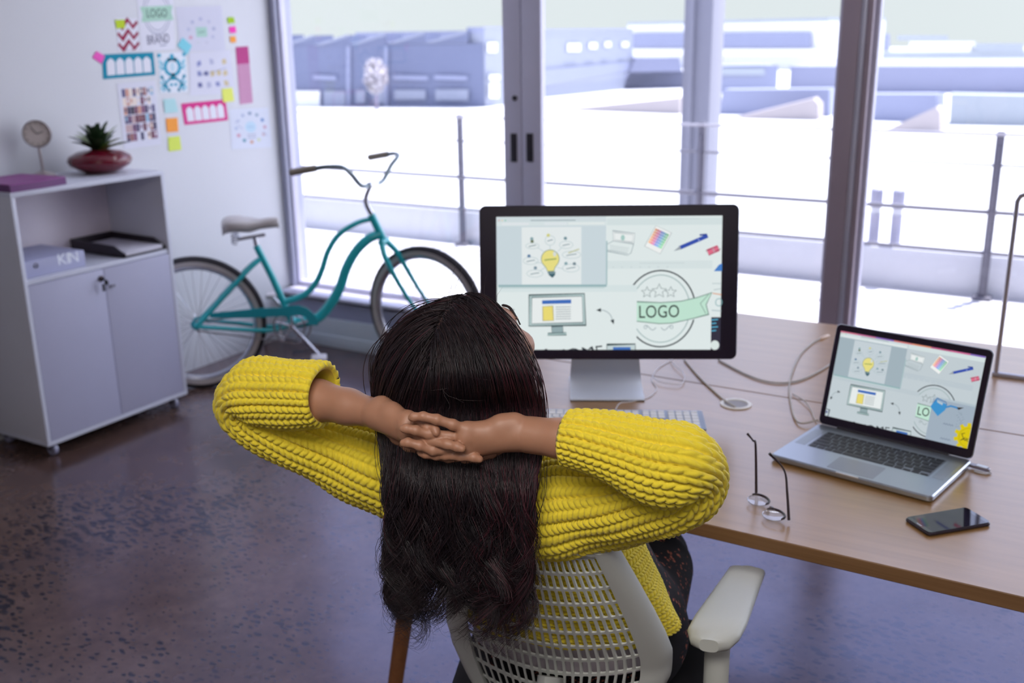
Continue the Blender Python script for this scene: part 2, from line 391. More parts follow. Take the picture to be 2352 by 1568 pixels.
m_ground = pm('bright_yard', (206, 206, 208), rough=.8, vscale=.2)
mb = MB(); mb.box((-60, 130, GZ-.1), (900, 520, .2)); struct('ground', mb, m_ground)
def onplane(x, y, P, n): d = ray(x, y); return CAM+d*(((P-CAM)@n)/(d@n))
def facade(x0, y0, x1, y1):
    """vertical plane through two ground pixels; returns pixel -> point on it (lift towards the viewer)"""
    A, B = onz(x0, y0, GZ), onz(x1, y1, GZ); d = unit(B-A); n = np.array((d[1], -d[0], 0.))
    return (lambda x, y, l=0.: onplane(x, y, A, n)+n*l), n, A, B
def block(name, label, g0, g1, ytop, dep, mat, cat='building', ztop=None, group=None, roof=None, roofmat=None):
    f, n, A, B = facade(*g0, *g1); z1 = f((g0[0]+g1[0])/2, ytop)[2] if ztop is None else ztop
    t = thing(name, label, cat, (*(A[:2]+B[:2])/2, GZ), 0, group); mb = MB()
    C2, D2 = B-n*dep, A-n*dep
    lo = [np.array((*p[:2], GZ)) for p in (A, B, C2, D2)]; hi = [np.array((*p[:2], z1)) for p in (A, B, C2, D2)]
    mb.smooth = False
    mb.add(lo+hi, [(0, 1, 2, 3), (4, 5, 6, 7), (0, 1, 5, 4), (1, 2, 6, 5), (2, 3, 7, 6), (3, 0, 4, 7)])
    mb.build('wall', mat, t)
    if roof:
        h = [p+np.array((0, 0, roof)) for p in hi]; k = .02
        mb = MB(); mb.smooth = False; mb.add(hi+h, [(0, 1, 2, 3), (4, 5, 6, 7), (0, 1, 5, 4), (1, 2, 6, 5), (2, 3, 7, 6), (3, 0, 4, 7)]); mb.build('roof', roofmat or mat, t)
    return t, f, n
def patchpx(t, f, name, pts, mat, lift=.15):
    mb = MB(); mb.poly([f(x, y, lift) for x, y in pts], 0); return mb.build(name, mat, t)
def dim(c, k=.55): return tuple(255*(1.055*(v*k)**(1/2.4)-.055) for v in lin(c))
mB = lambda i, c: pm('facade_%d' % i, dim(c, .9 if i == 3 else .62), rough=.8, var=.05, vscale=.3)  # distance haze is mixed into the building colours below
blue, pale, white = mB(1, (138, 146, 178)), mB(2, (182, 188, 208)), mB(3, (246, 246, 248))
lav, beige, dkl, gry = mB(4, (178, 184, 214)), mB(5, (214, 204, 204)), mB(6, (176, 180, 208)), mB(7, (200, 208, 216))
# blue warehouse with saw-tooth roof
t, f, n = block('warehouse', 'long blue warehouse with a pale saw-tooth roof behind the bicycle window', (560, 243), (1113, 246), 103, 4, blue)
for x0, x1, y in ((560, 655, 0), (640, 725, 1), (718, 805, 0), (800, 890, -2), (885, 978, -4), (972, 1075, -6)):
    mb = MB(); mb.smooth = False
    a, b2, c = f(x0, 106+y), f(x1, 104+y), f(x1, 80+y*1.2); dd = n*-4.
    mb.add([a, b2, c, a+dd, b2+dd, c+dd], [(0, 1, 2), (3, 4, 5), (0, 2, 5, 3), (1, 2, 5, 4), (0, 1, 4, 3)]); o = mb.build('roof', blue, t)
    patchpx(t, f, 'roof_band', [(x0+4, 104+y), (x0+26, 103+y), (x1-2, 84+y*1.2), (x1-2, 78+y*1.2)], pale, .3)
for x0, y0, x1, y1, mm in ((560, 208, 738, 243, white), (746, 208, 796, 243, pale), (820, 206, 842, 236, pale), (860, 206, 886, 236, pale), (908, 206, 980, 228, pale), (1002, 205, 1078, 230, pale)):
    patchpx(t, f, 'door', [(x0, y0), (x1, y0), (x1, y1), (x0, y1)], mm, .3)
for x0, x1 in ((906, 985), (1000, 1075), (722, 775)): patchpx(t, f, 'sign_band', [(x0, 172), (x1, 174), (x1, 184), (x0, 182)], lav, .3)
for x0 in (798, 884): patchpx(t, f, 'pilaster', [(x0, 106), (x0+9, 106), (x0+9, 243), (x0, 243)], lav, .25)
t, f, n = block('annexe_building', 'narrow pale annexe with a white box beside the blue warehouse', (1116, 246), (1240, 232), 74, 2, pale, roof=.5, roofmat=lav)
for x0, y0, x1, y1 in ((1114, 98, 1136, 120), (1118, 172, 1142, 184), (1118, 190, 1140, 225)): patchpx(t, f, 'window', [(x0, y0), (x1, y0), (x1, y1), (x0, y1)], white, .3)
t, f, n = block('flat_roof_house', 'pale lavender flat-roofed building seen through the middle sash', (1236, 226), (1452, 204), 86, 26, pale, roof=.9, roofmat=lav)
for x0, y0, x1, y1 in ((1300, 100, 1330, 118), (1350, 98, 1368, 112), (1386, 96, 1400, 108), (1425, 96, 1440, 108)): patchpx(t, f, 'window', [(x0, y0), (x1, y0), (x1, y1), (x0, y1)], white, .2)
patchpx(t, f, 'wall_band', [(1240, 160), (1452, 140), (1452, 160), (1240, 200)], lav, .2)
t, f, n = block('steel_shed', 'blue grey shed with a sloping roof left of the terrace column', (1428, 206), (1575, 202), 165, 14, dkl)
mb = MB(); mb.smooth = False; a, b2, c, d2 = f(1428, 205), f(1462, 132), f(1560, 132), f(1575, 202); dd = n*-14.
mb.add([a, b2, c, d2, a+dd, b2+dd, c+dd, d2+dd], [(0, 1, 2, 3), (4, 5, 6, 7), (0, 1, 5, 4), (1, 2, 6, 5), (2, 3, 7, 6)]); mb.build('roof', dkl, t)
t, f, n = block('long_white_hall', 'long white hall with a shaded window band right of the terrace column', (1440, 152), (1895, 162), 54, 16, white, roof=.6, roofmat=gry)
patchpx(t, f, 'window', [(1455, 76), (1868, 74), (1868, 110), (1455, 110)], lav, .6)
patchpx(t, f, 'canopy', [(1450, 112), (1890, 112), (1890, 126), (1450, 130)], white, .9)
t, f, n = block('grey_depot', 'grey lavender depot with low flat front between column and mullion', (1640, 214), (1784, 212), 150, 5, lav)
patchpx(t, f, 'window', [(1650, 156), (1755, 156), (1755, 172), (1650, 172)], gry, .3)
block('dark_row', 'long dark lavender row of low sheds across the right window', (1812, 210), (2480, 216), 152, 30, dkl)
t, f, n = block('hillside_estate', 'hazy pale estate on the horizon of the right window', (1980, 148), (2500, 148), 118, 40, gry)
for x0, y0, x1, y1, mm in ((2000, 78, 2044, 118, lav), (2062, 82, 2178, 92, gry), (2090, 96, 2240, 118, white), (2230, 100, 2352, 118, gry)):
    patchpx(t, f, 'rooftop', [(x0, y0), (x1, y0), (x1, y1), (x0, y1)], mm, .4)
def ramp_shed(label, pts, mat, dep=2.2):
    f, n, A, B = facade(pts[0][0], pts[0][1], pts[-1][0], pts[-1][1]); t = thing('loading_ramp', label, 'ramp', (A+B)/2, 0, 'ramps in the yard')
    P = [f(x, y) for x, y in pts]; k = len(P); mb = MB(); mb.smooth = False
    mb.add(P+[p-n*dep for p in P], [tuple(range(k)), tuple(range(k, 2*k))]+[(i, (i+1) % k, k+(i+1) % k, k+i) for i in range(k)]); mb.build('slope', mat, t); return t
ramp_shed('beige ramp in the yard left of the terrace column', [(1250, 252), (1300, 250), (1560, 224), (1562, 262)], beige)
ramp_shed('grey lavender ramp in the yard beside the white hall', [(1650, 262), (1660, 206), (1905, 204), (1905, 268)], lav)
ramp_shed('beige ramp in the yard left of the dark mullion', [(1680, 272), (1868, 226), (1880, 240), (1880, 276)], beige)
ramp_shed('lavender ramp in the yard beyond the vent pipes', [(1990, 276), (1995, 216), (2150, 216), (2150, 282)], lav)
ramp_shed('pale grey ramp in the yard at the far right', [(2180, 286), (2184, 216), (2480, 222), (2480, 292)], gry)
ramp_shed('beige ramp in the yard right of the dark mullion', [(2030, 300), (2150, 246), (2160, 258), (2160, 304)], beige)
# terrace column
cxm = ony(1605, 400, 9.)
mb = MB(); mb.box((cxm[0], 9., -1.), (.26, .3, 8.), bev=.01); mb.box((cxm[0]-.05, 8.83, -1.), (.05, .05, 8.), bev=.01); struct('column', mb, mB(8, (164, 164, 178)))
# tree in front of the warehouse
tb = onz(866, 252, GZ); tr = thing('tree', 'small bushy pale tree in front of the blue warehouse', 'tree', tb)
sc = depth_of(tb)/FPX
mb = MB(); mb.tube([tb, tb+np.array((0, 0, 60*sc))], [4*sc, 2.5*sc], 6); mb.build('trunk', pm('bark', (150, 140, 160), rough=.9), tr)
mb = MB(); mb.smooth = False
for i in range(420):
    a = rng.normal(size=3); a /= np.linalg.norm(a); rr = rng.uniform(.35, 1)**.5
    c = tb+np.array((0, 0, 75*sc))+a*np.array((26, 26, 40))*sc*rr; e1 = rng.normal(size=3); e1 = unit(e1)*sc*6; e2 = unit(np.cross(e1, rng.normal(size=3)))*sc*5
    mb.add([c-e1, c+e2, c+e1, c-e2], [(0, 1, 2, 3)])
mb.build('foliage', pm('hazy_leaves', (192, 186, 192), rough=.9), tr)
# ================================================================== desks
def wood(name, c0, c1, rough=.36, sx=1.2, sy=18., spec=.5):
    m = pm(name, c0, rough=rough, spec=spec); nt = m.node_tree; N = nt.nodes; L = nt.links; b = N['Principled BSDF']
    tc = N.new('ShaderNodeTexCoord'); mp = N.new('ShaderNodeMapping'); mp.inputs['Scale'].default_value = (sx, sy, sy)
    nz = N.new('ShaderNodeTexNoise'); nz.inputs['Scale'].default_value = 2.2; nz.inputs['Detail'].default_value = 6; nz.inputs['Distortion'].default_value = .8
    L.new(tc.outputs['Object'], mp.inputs[0]); L.new(mp.outputs[0], nz.inputs['Vector'])
    r = N.new('ShaderNodeValToRGB'); L.new(nz.outputs['Fac'], r.inputs[0]); e = r.color_ramp.elements
    e[0].position = .3; e[0].color = L4(c0); e[1].position = .72; e[1].color = L4(c1)
    L.new(r.outputs[0], b.inputs['Base Color']); return m
m_desk = wood('maple_laminate', (150, 110, 64), (166, 124, 76), rough=.34, spec=.5)
_b = m_desk.node_tree.nodes['Principled BSDF']; _b.inputs['Coat Weight'].default_value = 1.; _b.inputs['Coat IOR'].default_value = 1.6; _b.inputs['Coat Roughness'].default_value = .26; _b.inputs['Coat Tint'].default_value = (1, 1, 1, 1)
m_edge = wood('maple_edge_band', (122, 88, 56), (140, 104, 70), rough=.5, sx=1., sy=30)
m_legw = wood('beech_leg', (136, 86, 52), (152, 100, 62), rough=.45, sx=20, sy=20)
DZ = .73; DX0, DX1 = onz(818, 1045, DZ)[0], .42
DY0 = onz(1561, 1190, DZ)[1]; DYM = onz(2300, 992, DZ)[1]; DY1 = onz(2000, 755, DZ)[1]
def desk(label, y0, y1, front_out):
    t = thing('desk', label, 'desk', ((DX0+DX1)/2, (y0+y1)/2, 0), 0, None)
    mb = MB(); xc, yc = (DX0+DX1)/2, (y0+y1)/2; g = .0015
    def put(p): return np.array((xc+p[0], yc+p[1], p[2]))
    mb.slab(DX1-DX0, y1-y0-2*g, .012, DZ-.030, DZ, .0018, put, seg=4)
    # top faces take the laminate, rim the edge band
    n = 4*5; rim = mb.build('tabletop', [m_edge, m_desk], t)
    for p in rim.data.polygons: p.material_index = 1 if abs(p.normal.z) > .9 else 0
    mb = MB(); mb.box((xc, y0+.12, DZ-.05), (DX1-DX0-.34, .03, .036)); mb.box((xc, y1-.12, DZ-.05), (DX1-DX0-.34, .03, .036))
    mb.build('rail', pm('grey_steel', (150, 150, 156), rough=.4, metal=.6), t)
    for x, sx in ((DX0+.128, -1), (DX1-.128, 1)):
        for y, sy in ((y0+.04, -1), (y1-.04, 1)):
            mb = MB(); mb.tube([(x, y, DZ-.032), (x+sx*.137, y, .0)], [.025, .019], 16); mb.build('leg', m_legw, t)
    return t
desk('maple office desk with the laptop and monitor, splayed round wooden legs', DY0, DYM, 1)
desk('matching maple desk pushed against the first, nearer the windows', DYM, DY1, 0)
# cable grommet
gc = onz(1690, 929, DZ); t = thing('cable_grommet', 'round white cable grommet in the desktop between monitor and laptop', 'grommet', gc)
mb = MB(); mb.lathe([(.030, .0012), (.031, .0035), (.038, .0045), (.0405, .003), (.0405, .0003)], seg=32, cap=False); mb.build('rim', pm('cream_plastic', (226, 222, 216), rough=.4), t, world=False)
mb = MB(); mb.lathe([(.0, .0008), (.031, .0012)], seg=32, cap=False); mb.build('insert', pm('grommet_grey', (150, 146, 150), rough=.6), t, world=False)  # even grey disc closing the ring
# divider frame on the far desk
P0 = onz(2287, 863, DZ); P1 = ony(2343, 445, P0[1]); m_div = pm('divider_metal', (186, 184, 196), rough=.3, metal=.6)
t = thing('desk_divider', 'thin grey metal divider frame standing on the far desk behind the laptop', 'divider', (P0[0]+.4, P0[1], DZ))
mb = MB(); mb.tube([(P0[0], P0[1], DZ+.004), (P0[0], P0[1], P1[2]-.02), (P0[0]+.006, P0[1], P1[2]-.006), (P0[0]+.02, P0[1], P1[2])], .0065, 8); mb.build('post', m_div, t)
mb = MB(); mb.tube([(P0[0]+.8, P0[1], DZ+.004), (P0[0]+.8, P0[1], P1[2])], .0065, 8); mb.build('post', m_div, t)
mb = MB(); mb.tube([(P0[0]+.015, P0[1], P1[2]), (P0[0]+.8, P0[1], P1[2])], .0045, 8); mb.build('top_rail', m_div, t)
mb = MB(); mb.box((P0[0]+.4, P0[1], DZ+.006), (.82, .014, .012), bev=.003); mb.build('bottom_rail', m_div, t)
# ---------------------------------------------------------------- screen drawing shared by monitor and laptop (units of 1550 x 948)
INK = (52, 60, 66); SOFT = (150, 166, 172)
def draw_desktop(c, laptop=False):
    c.rect(0, 0, 1550, 948, (228, 238, 238) if not laptop else (212, 224, 230)); c.lift()
    BG = (228, 238, 238) if not laptop else (214, 226, 232)
    def X(x): return x-203
    def Y(y): return y-127
    def pl(pts): return [(X(a), Y(b)) for a, b in pts]
    # --- right upper window: laptop sketch, colour chart, pen, eraser
    c.rect(X(965), Y(140), 1550, Y(190), (216, 229, 230)); c.lift()
    for a, b in ((1300, 1600),): c.line(pl([(a, 148), (b, 148)]), 4, (200, 212, 214))
    c.poly(pl([(1005, 228), (1157, 248), (1150, 322), (1010, 300)]), (238, 243, 243)); c.lift()
    c.line(pl([(1005, 228), (1157, 248), (1150, 322), (1010, 300)]), 4, SOFT, True)
    c.line(pl([(1015, 240), (1145, 257), (1140, 310), (1020, 292)]), 2.5, SOFT, True)
    c.ell(X(1075), Y(278), 14, 20, (170, 206, 200)); c.line(pl([(1010, 300), (965, 325), (970, 372), (1108, 402), (1132, 385), (1150, 322)]), 4, SOFT)
    for k in range(4): c.line(pl([(985+k*2, 330+k*11), (1118-k*3, 352+k*11)]), 2.5, (176, 190, 194))
    c.line(pl([(970, 362), (1110, 392)]), 3, SOFT); c.lift()
    cb = [(1300, 195), (1408, 246), (1332, 393), (1225, 338)]
    c.poly(pl(cb), (244, 247, 246)); c.lift(); c.line(pl(cb), 3, (170, 180, 184), True)
    def bl(u, v):
        p = [np.array(q, float) for q in cb]; return tuple((p[0]*(1-u)+p[1]*u)*(1-v)+(p[3]*(1-u)+p[2]*u)*v)
    cols = [(238, 168, 120), (226, 120, 130), (206, 112, 176), (120, 130, 214), (104, 158, 220), (110, 190, 186), (130, 206, 150)]
    for i in range(7):
        for j in range(6):
            u0, v0 = .07+i*.124, .10+j*.118
            q = tuple(int(min(255, a*(.92+.03*j)+10*j*.3)) for a in cols[i])
            c.poly(pl([bl(u0, v0), bl(u0+.108, v0), bl(u0+.108, v0+.102), bl(u0, v0+.102)]), q)
    c.lift()
    c.line(pl([(1463, 352), (1655, 268)]), 27, (58, 84, 176)); c.lift(); c.line(pl([(1600, 262), (1650, 258)]), 12, (44, 66, 150)); c.line(pl([(1590, 286), (1602, 312)]), 5, (160, 176, 226))
    c.poly(pl([(1468, 336), (1474, 362), (1424, 374)]), (160, 168, 176)); c.lift()
    c.line(pl([(1658, 384), (1730, 354)]), 46, (226, 112, 140)); c.lift(); c.line(pl([(1690, 352), (1704, 386)]), 14, (206, 150, 166)); c.line(pl([(1646, 372), (1724, 340), (1742, 360), (1666, 406)]), 3.5, (130, 70, 90), True)
    # --- logo window
    c.lift(); c.rect(X(970), Y(440), X(1690), Y(1068), BG); c.lift()
    c.rect(X(970), Y(440), X(1690), Y(497), (219, 231, 232) if not laptop else (206, 219, 227)); c.lift()
    for k in range(7): c.ell(X(1010+k*62), Y(485), 8, 4, (205, 217, 219), 10)
    c.line(pl([(1190, 458), (1500, 458)]), 4, (200, 212, 214))
    cx, cy = 1338, 782
    c.ring(X(cx), Y(cy), 240, 272, 10, INK); c.ring(X(cx), Y(cy), 203, 240, 6, (150, 176, 176)); c.lift()
    def star(sx, sy, r):
        c.line([(X(sx)+r*(1 if k % 2 == 0 else .45)*math.sin(PI*k/5), Y(sy)-r*(1 if k % 2 == 0 else .45)*math.cos(PI*k/5)) for k in range(10)], 4, (120, 136, 138), True)
    star(1244, 664, 40); star(1328, 656, 52); star(1408, 664, 40)
    rib = [(1100, 728), (1338, 738), (1480, 728), (1590, 702), (1690, 668), (1652, 752), (1670, 822), (1560, 852), (1420, 884), (1330, 888), (1100, 862)]
    c.rect(X(1060), Y(726), X(1600), Y(860), BG); c.lift(); c.poly(pl(rib), (196, 232, 214)); c.lift(); c.line(pl(rib), 6, (110, 140, 130), True)
    c.line(pl([(1668, 680), (1612, 745), (1650, 815)]), 4, (110, 140, 130)); c.lift(); c.text('LOGO', X(1328), Y(806), 128, (26, 32, 34), -.02, sx=.78); c.lift()
    for s_ in (-1, 1):
        c.line([(X(1326)+s_*(18+t*78), Y(915)+20*math.sin(t*5.2)*(1-.3*t)) for t in np.linspace(0, 1, 18)], 5, SOFT); c.ring(X(1326)+s_*90, Y(912), 10, 12, 4, SOFT)
    # --- lower left window: monitor sketch and arrows
    c.lift(); c.rect(0, Y(612), X(1175), 948, BG); c.lift(); c.rect(0, Y(612), X(1175), Y(660), (219, 232, 233) if not laptop else (208, 221, 228)); c.lift()
    mo = [(428, 682), (812, 672), (822, 898), (426, 904)]
    c.poly(pl(mo), (186, 208, 208)); c.lift(); c.line(pl(mo), 7, (74, 92, 96), True); inn = [(446, 698), (796, 690), (804, 880), (444, 888)]
    c.lift(); c.poly(pl(inn), (236, 242, 242)); c.lift(); c.line(pl(inn), 5, (110, 130, 134), True)
    c.poly(pl([(518, 720), (720, 714), (720, 742), (518, 746)]), (64, 110, 190)); c.poly(pl([(522, 764), (592, 760), (598, 864), (524, 866)]), (238, 222, 120)); c.lift()
    c.line(pl([(522, 764), (592, 760), (598, 864), (524, 866)]), 4, (170, 160, 110), True)
    for k in range(6): c.line(pl([(612, 768+k*17), (718, 766+k*17)]), 4, (120, 134, 140))
    c.poly(pl([(584, 908), (662, 906), (664, 952), (586, 954)]), (150, 172, 176)); c.poly(pl([(558, 956), (686, 950), (688, 968), (556, 972)]), (170, 196, 196)); c.lift()
    c.line(pl([(584, 908), (662, 906), (664, 952), (586, 954)]), 4, (80, 96, 100), True); c.line(pl([(558, 956), (686, 950), (688, 968), (556, 972)]), 4, (90, 110, 112), True)
    def arrow(x0, y0, ang, s_=34):
        d = np.array((math.cos(ang), math.sin(ang))); p = np.array((-d[1], d[0])); a = np.array((X(x0), Y(y0)))
        c.poly([tuple(a), tuple(a-d*s_+p*s_*.42), tuple(a-d*s_-p*s_*.42)], INK)
    t_ = np.linspace(0, 1, 14); c.line([(X(925+80*math.sin(q*1.5)), Y(862-78*math.cos(q*1.5)+6)) for q in t_], 5, SOFT); arrow(893, 790, PI); arrow(1016, 892, 1.25)
    c.line([(X(318-80*math.sin(q*1.5)), Y(866-78*math.cos(q*1.5))) for q in t_], 5, SOFT); arrow(328, 786, -.1); arrow(228, 892, 1.9)
    c.lift(); c.clip = (0, 0, 1550, 948)
    c.text('HOME', X(770), Y(1106), 118, INK, -.1, sx=1.05); c.ell(X(545), Y(1082), 14, 14, INK, 12)
    q = [(970, 1038), (1166, 1034), (1168, 1100), (968, 1100)]; c.poly(pl(q), (200, 216, 218)); c.lift(); c.line(pl(q), 8, (60, 76, 80), True); c.rect(X(1012), Y(1056), X(1134), Y(1090), (70, 116, 190)); c.clip = None
    if laptop: c.line([(2, Y(1000)), (40, Y(1002)), (36, Y(1075))], 8, (60, 70, 90)); c.rect(4, Y(1020), 22, Y(1045), (90, 100, 160))
    # --- upper left window with the bulb
    c.lift(); c.rect(10, Y(604), X(965), Y(624), (150, 182, 186)); c.rect(16, Y(622), X(950), Y(634), (196, 214, 216)); c.rect(X(958), Y(300), X(970), Y(612), (170, 196, 200)); c.lift()
    c.rect(0, Y(128), X(960), Y(608), (206, 220, 226) if not laptop else (178, 196, 206)); c.lift(); c.rect(0, Y(128), X(960), Y(162), (212, 224, 228)); c.rect(0, Y(162), X(960), Y(192), (218, 230, 232)); c.lift()
    for k, q in enumerate(((214, 180, 178), (226, 218, 190), (150, 206, 186))): c.ell(X(222+k*22), Y(152), 6, 6, q, 12)
    c.line(pl([(440, 153), (750, 153)]), 6, (150, 168, 174)); c.rect(X(700), Y(168), X(950), Y(184), (230, 238, 238)); c.rect(X(240), Y(168), X(430), Y(186), (228, 234, 238)); c.rect(X(535), Y(168), X(690), Y(186), (226, 234, 238)); c.lift()
    c.rect(X(378), Y(200), X(790), Y(606), (232, 239, 240) if not laptop else (216, 228, 235)); c.lift()
    bulb = [(X(575)+62*math.cos(a), Y(425)+64*math.sin(a)) for a in np.linspace(PI*.82, PI*2.18, 26)]+[(X(608), Y(486)), (X(600), Y(512)), (X(556), Y(512)), (X(545), Y(486))]
    c.poly(bulb, (236, 226, 136)); c.lift(); c.line(bulb, 5, (140, 160, 140), True); c.ell(X(606), Y(390), 12, 18, (218, 224, 220), 14); c.line(pl([(535, 434), (560, 430), (585, 428), (618, 424)]), 10, (160, 176, 100))
    c.poly(pl([(556, 516), (612, 516), (608, 540), (590, 560), (566, 540)]), (66, 100, 112)); c.lift(); c.line(pl([(556, 528), (612, 524)]), 4, (170, 196, 200))
    for ex, ey, rx, ry in ((452, 332, 46, 20), (574, 294, 34, 34), (685, 326, 46, 26), (722, 396, 64, 26), (440, 438, 52, 26), (468, 528, 56, 26), (718, 490, 58, 28)):
        c.ring(X(ex), Y(ey), rx, ry, 3, (176, 198, 202), n=28); c.line([(X(ex)-rx*.55, Y(ey)+6), (X(ex), Y(ey)-1), (X(ex)+rx*.55, Y(ey)-5)], 6, (130, 152, 160))
    for a, b in (((486, 344), (530, 372)), ((574, 330), (574, 356)), ((655, 345), (628, 372)), ((470, 446), (512, 454)), ((500, 512), (538, 486)), ((664, 496), (622, 484))): c.line(pl([a, b]), 3, (170, 192, 200))
    for ex, ey, q in ((450, 300, (110, 120, 90)), (448, 282, (140, 170, 176)), (562, 258, (214, 212, 130)), (680, 280, (120, 150, 160)), (428, 404, (96, 130, 166)), (472, 488, (130, 152, 166)), (684, 458, (140, 170, 178)), (742, 460, (120, 140, 150))): c.ell(X(ex), Y(ey), 12, 12, q, 12)
    c.line(pl([(700, 384), (775, 356)]), 9, (196, 200, 160)); c.lift()
    # --- desktop strip at the right edge
    if not laptop:
        c.rect(X(1688), Y(842), 1550, 948, (52, 50, 66)); c.lift(); c.poly(pl([(1700, 516), (1735, 470), (1756, 462), (1756, 516)]), (74, 130, 204))
        c.rect(X(1690), Y(600), 1550, Y(606), (190, 206, 208)); c.line(pl([(1702, 648), (1750, 640)]), 4, (150, 170, 176)); c.line(pl([(1695, 672), (1755, 682)]), 7, (226, 160, 120)); c.ring(X(1738), Y(736), 22, 26, 5, (120, 170, 176)); c.line(pl([(1690, 792), (1756, 798)]), 6, (170, 190, 196)); c.ell(X(1716), Y(1042), 30, 34, (222, 234, 232))
        for k in range(4): c.line(pl([(1690, 862+k*26), (1735-(k % 2)*12, 858+k*26)]), 8, (90, 180, 214))
def draw_laptop_extras(c):
    c.lift(4)
    for k in range(31): c.rect(k*50, 0, k*50+50, 16, [(222, 120, 150), (206, 110, 160), (150, 110, 200), (226, 130, 130), (236, 150, 120), (200, 90, 140), (220, 110, 160), (140, 110, 200)][k*8//31 % 8])
    # window with watering can and gear sun
    x0, y0 = 1120, 520
    c.rect(x0, y0-22, 1550, 948, (196, 212, 222)); c.lift(); c.rect(x0, y0, 1550, 948, (176, 192, 208)); c.lift()
    c.poly([(1108, 610), (1150, 520), (1236, 542), (1270, 560), (1262, 612), (1200, 690)], (70, 160, 224)); c.lift(); c.line([(1134, 560), (1160, 510), (1252, 530), (1268, 560)], 9, (70, 130, 190)); c.poly([(1160, 528), (1230, 545), (1222, 570), (1170, 552)], (196, 214, 228))
    c.line([(1258, 586), (1310, 560), (1368, 564), (1384, 572)], 18, (70, 150, 214)); c.lift(); c.poly([(1372, 560), (1440, 548), (1392, 584)], (60, 52, 50))
    r2 = random.Random(3)
    for k in range(26): a, b = 1396+r2.uniform(-10, 60)+k*.6, 600+k*6; c.line([(a, b), (a-3, b+9)], 3, (110, 124, 140))
    for k, yy in enumerate((752, 905)): c.line([(1268+q*13, yy+(-9 if q % 2 else 7)) for q in range(9)], 4, (110, 124, 150))
    n = 11; cx, cy = 1545, 838; pts = []
    for k in range(n):
        for da, rr in ((-.17, 118), (-.12, 150), (.12, 150), (.17, 118)): pts.append((cx+rr*math.cos(2*PI*k/n+da), cy+rr*math.sin(2*PI*k/n+da)))
    c.clip = (0, 0, 1550, 948); c.poly(pts, (238, 216, 20)); c.lift(); c.ring(cx, cy, 96, 96, 4, (190, 170, 30)); c.lift()
    c.line([(1500, 800), (1470, 812), (1486, 840), (1500, 856), (1470, 880)], 7, (90, 80, 30)); c.line([(1508, 840), (1504, 870), (1520, 872), (1524, 842)], 6, (90, 80, 30)); c.line([(1550, 848), (1534, 852), (1534, 872), (1550, 876)], 6, (90, 80, 30)); c.clip = None
# ---------------------------------------------------------------- monitor
def frame3(yaw, tilt):
    R = np.array((math.cos(yaw), math.sin(yaw), 0)); n = np.array((math.sin(yaw), -math.cos(yaw), 0)); U0 = np.array((0, 0, 1.))
    return R, U0*math.cos(tilt)-n*math.sin(tilt), n*math.cos(tilt)+U0*math.sin(tilt), n
MC = np.array((-1.100, 2.328, 1.05)); R_, U_, Nn, Nh = frame3(.488, .166)
m_glassblack = pm('black_glass_bezel', (42, 35, 50), rough=.22, spec=.22); m_alus = pm('satin_aluminium', (214, 220, 232), rough=.42, metal=.1, var=.02); m_alus2 = pm('aluminium_back', (160, 160, 170), rough=.4, metal=.7)
fx = MC[:2]-Nh[:2]*.06
mon = thing('monitor', 'large black framed desktop monitor showing a design page, on an aluminium stand', 'monitor', (fx[0], fx[1], DZ))
def mf(p): return MC+R_*p[0]+U_*p[1]+Nn*p[2]
mb = MB(); mb.slab(.652, .391, .016, -.009, 0, .0025, mf); mb.build('bezel', m_glassblack, mon)
mb = MB(); mb.slab(.648, .387, .016, -.022, -.0085, .004, mf); mb.slab(.50, .30, .05, -.035, -.020, .012, mf); mb.build('back_shell', m_alus2, mon)
SW, SH = .5665, .338; so = -.0045+.0
c = Canvas(lambda x, y, l: mf(((x/1550-.5)*SW+.0005, (.5-y/948)*SH+so+.003, .0004+l)), e=.93); draw_desktop(c)
scr = c.build('screen', mon)
# stand: sloping blade and foot
def stand_f(P): return P
foot_front = (onz(1312, 921, DZ)+onz(1478, 921, DZ))/2; wfoot = .195
Fd = -Nh; Fd = Fd/np.linalg.norm(Fd); base = foot_front
prof = [(0, .0), (.002, .0065), (.06, .010), (.115, .022), (.138, .05), (.150, .10), (.155, .19), (.158, .27)]
prof = spline([(d, z, 0) for d, z in prof], 22)
P = []
for s_ in (-1, 1):
    for d, z, _ in prof:
        w_ = wfoot/2*(1-.10*min(1, max(0, z-.01)/.12)); P.append(base+R_*(s_*w_)+Fd*d+np.array((0, 0, z)))
P = np.array(P).reshape(2, -1, 3); mb = MB(); mb.grid(P)
lo = P+np.array((0, 0, -.0065)); lo[:, 0, 2] = DZ; lo[:, :, 2] = np.maximum(lo[:, :, 2], DZ+.0003); lo[:, 6:, :] += Fd*.006; mb.grid(lo, flip=True)
k = P.shape[1]; mb.grid(np.stack([P[0], lo[0]])); mb.grid(np.stack([P[1], lo[1]])); mb.grid(np.stack([P[:, 0], lo[:, 0]])); mb.grid(np.stack([P[:, -1], lo[:, -1]]))
# foot plate running back under the display
fp = [base+R_*(s_*wfoot/2)+Fd*d+np.array((0, 0, z)) for z in (.0003, .006) for s_, d in ((-1, .0), (1, .0), (1, .19), (-1, .19))]
mb.add(fp, [(0, 1, 2, 3), (4, 5, 6, 7), (0, 1, 5, 4), (1, 2, 6, 5), (2, 3, 7, 6), (3, 0, 4, 7)], smooth=False)
mb.build('stand', m_alus, mon, sharp=50)
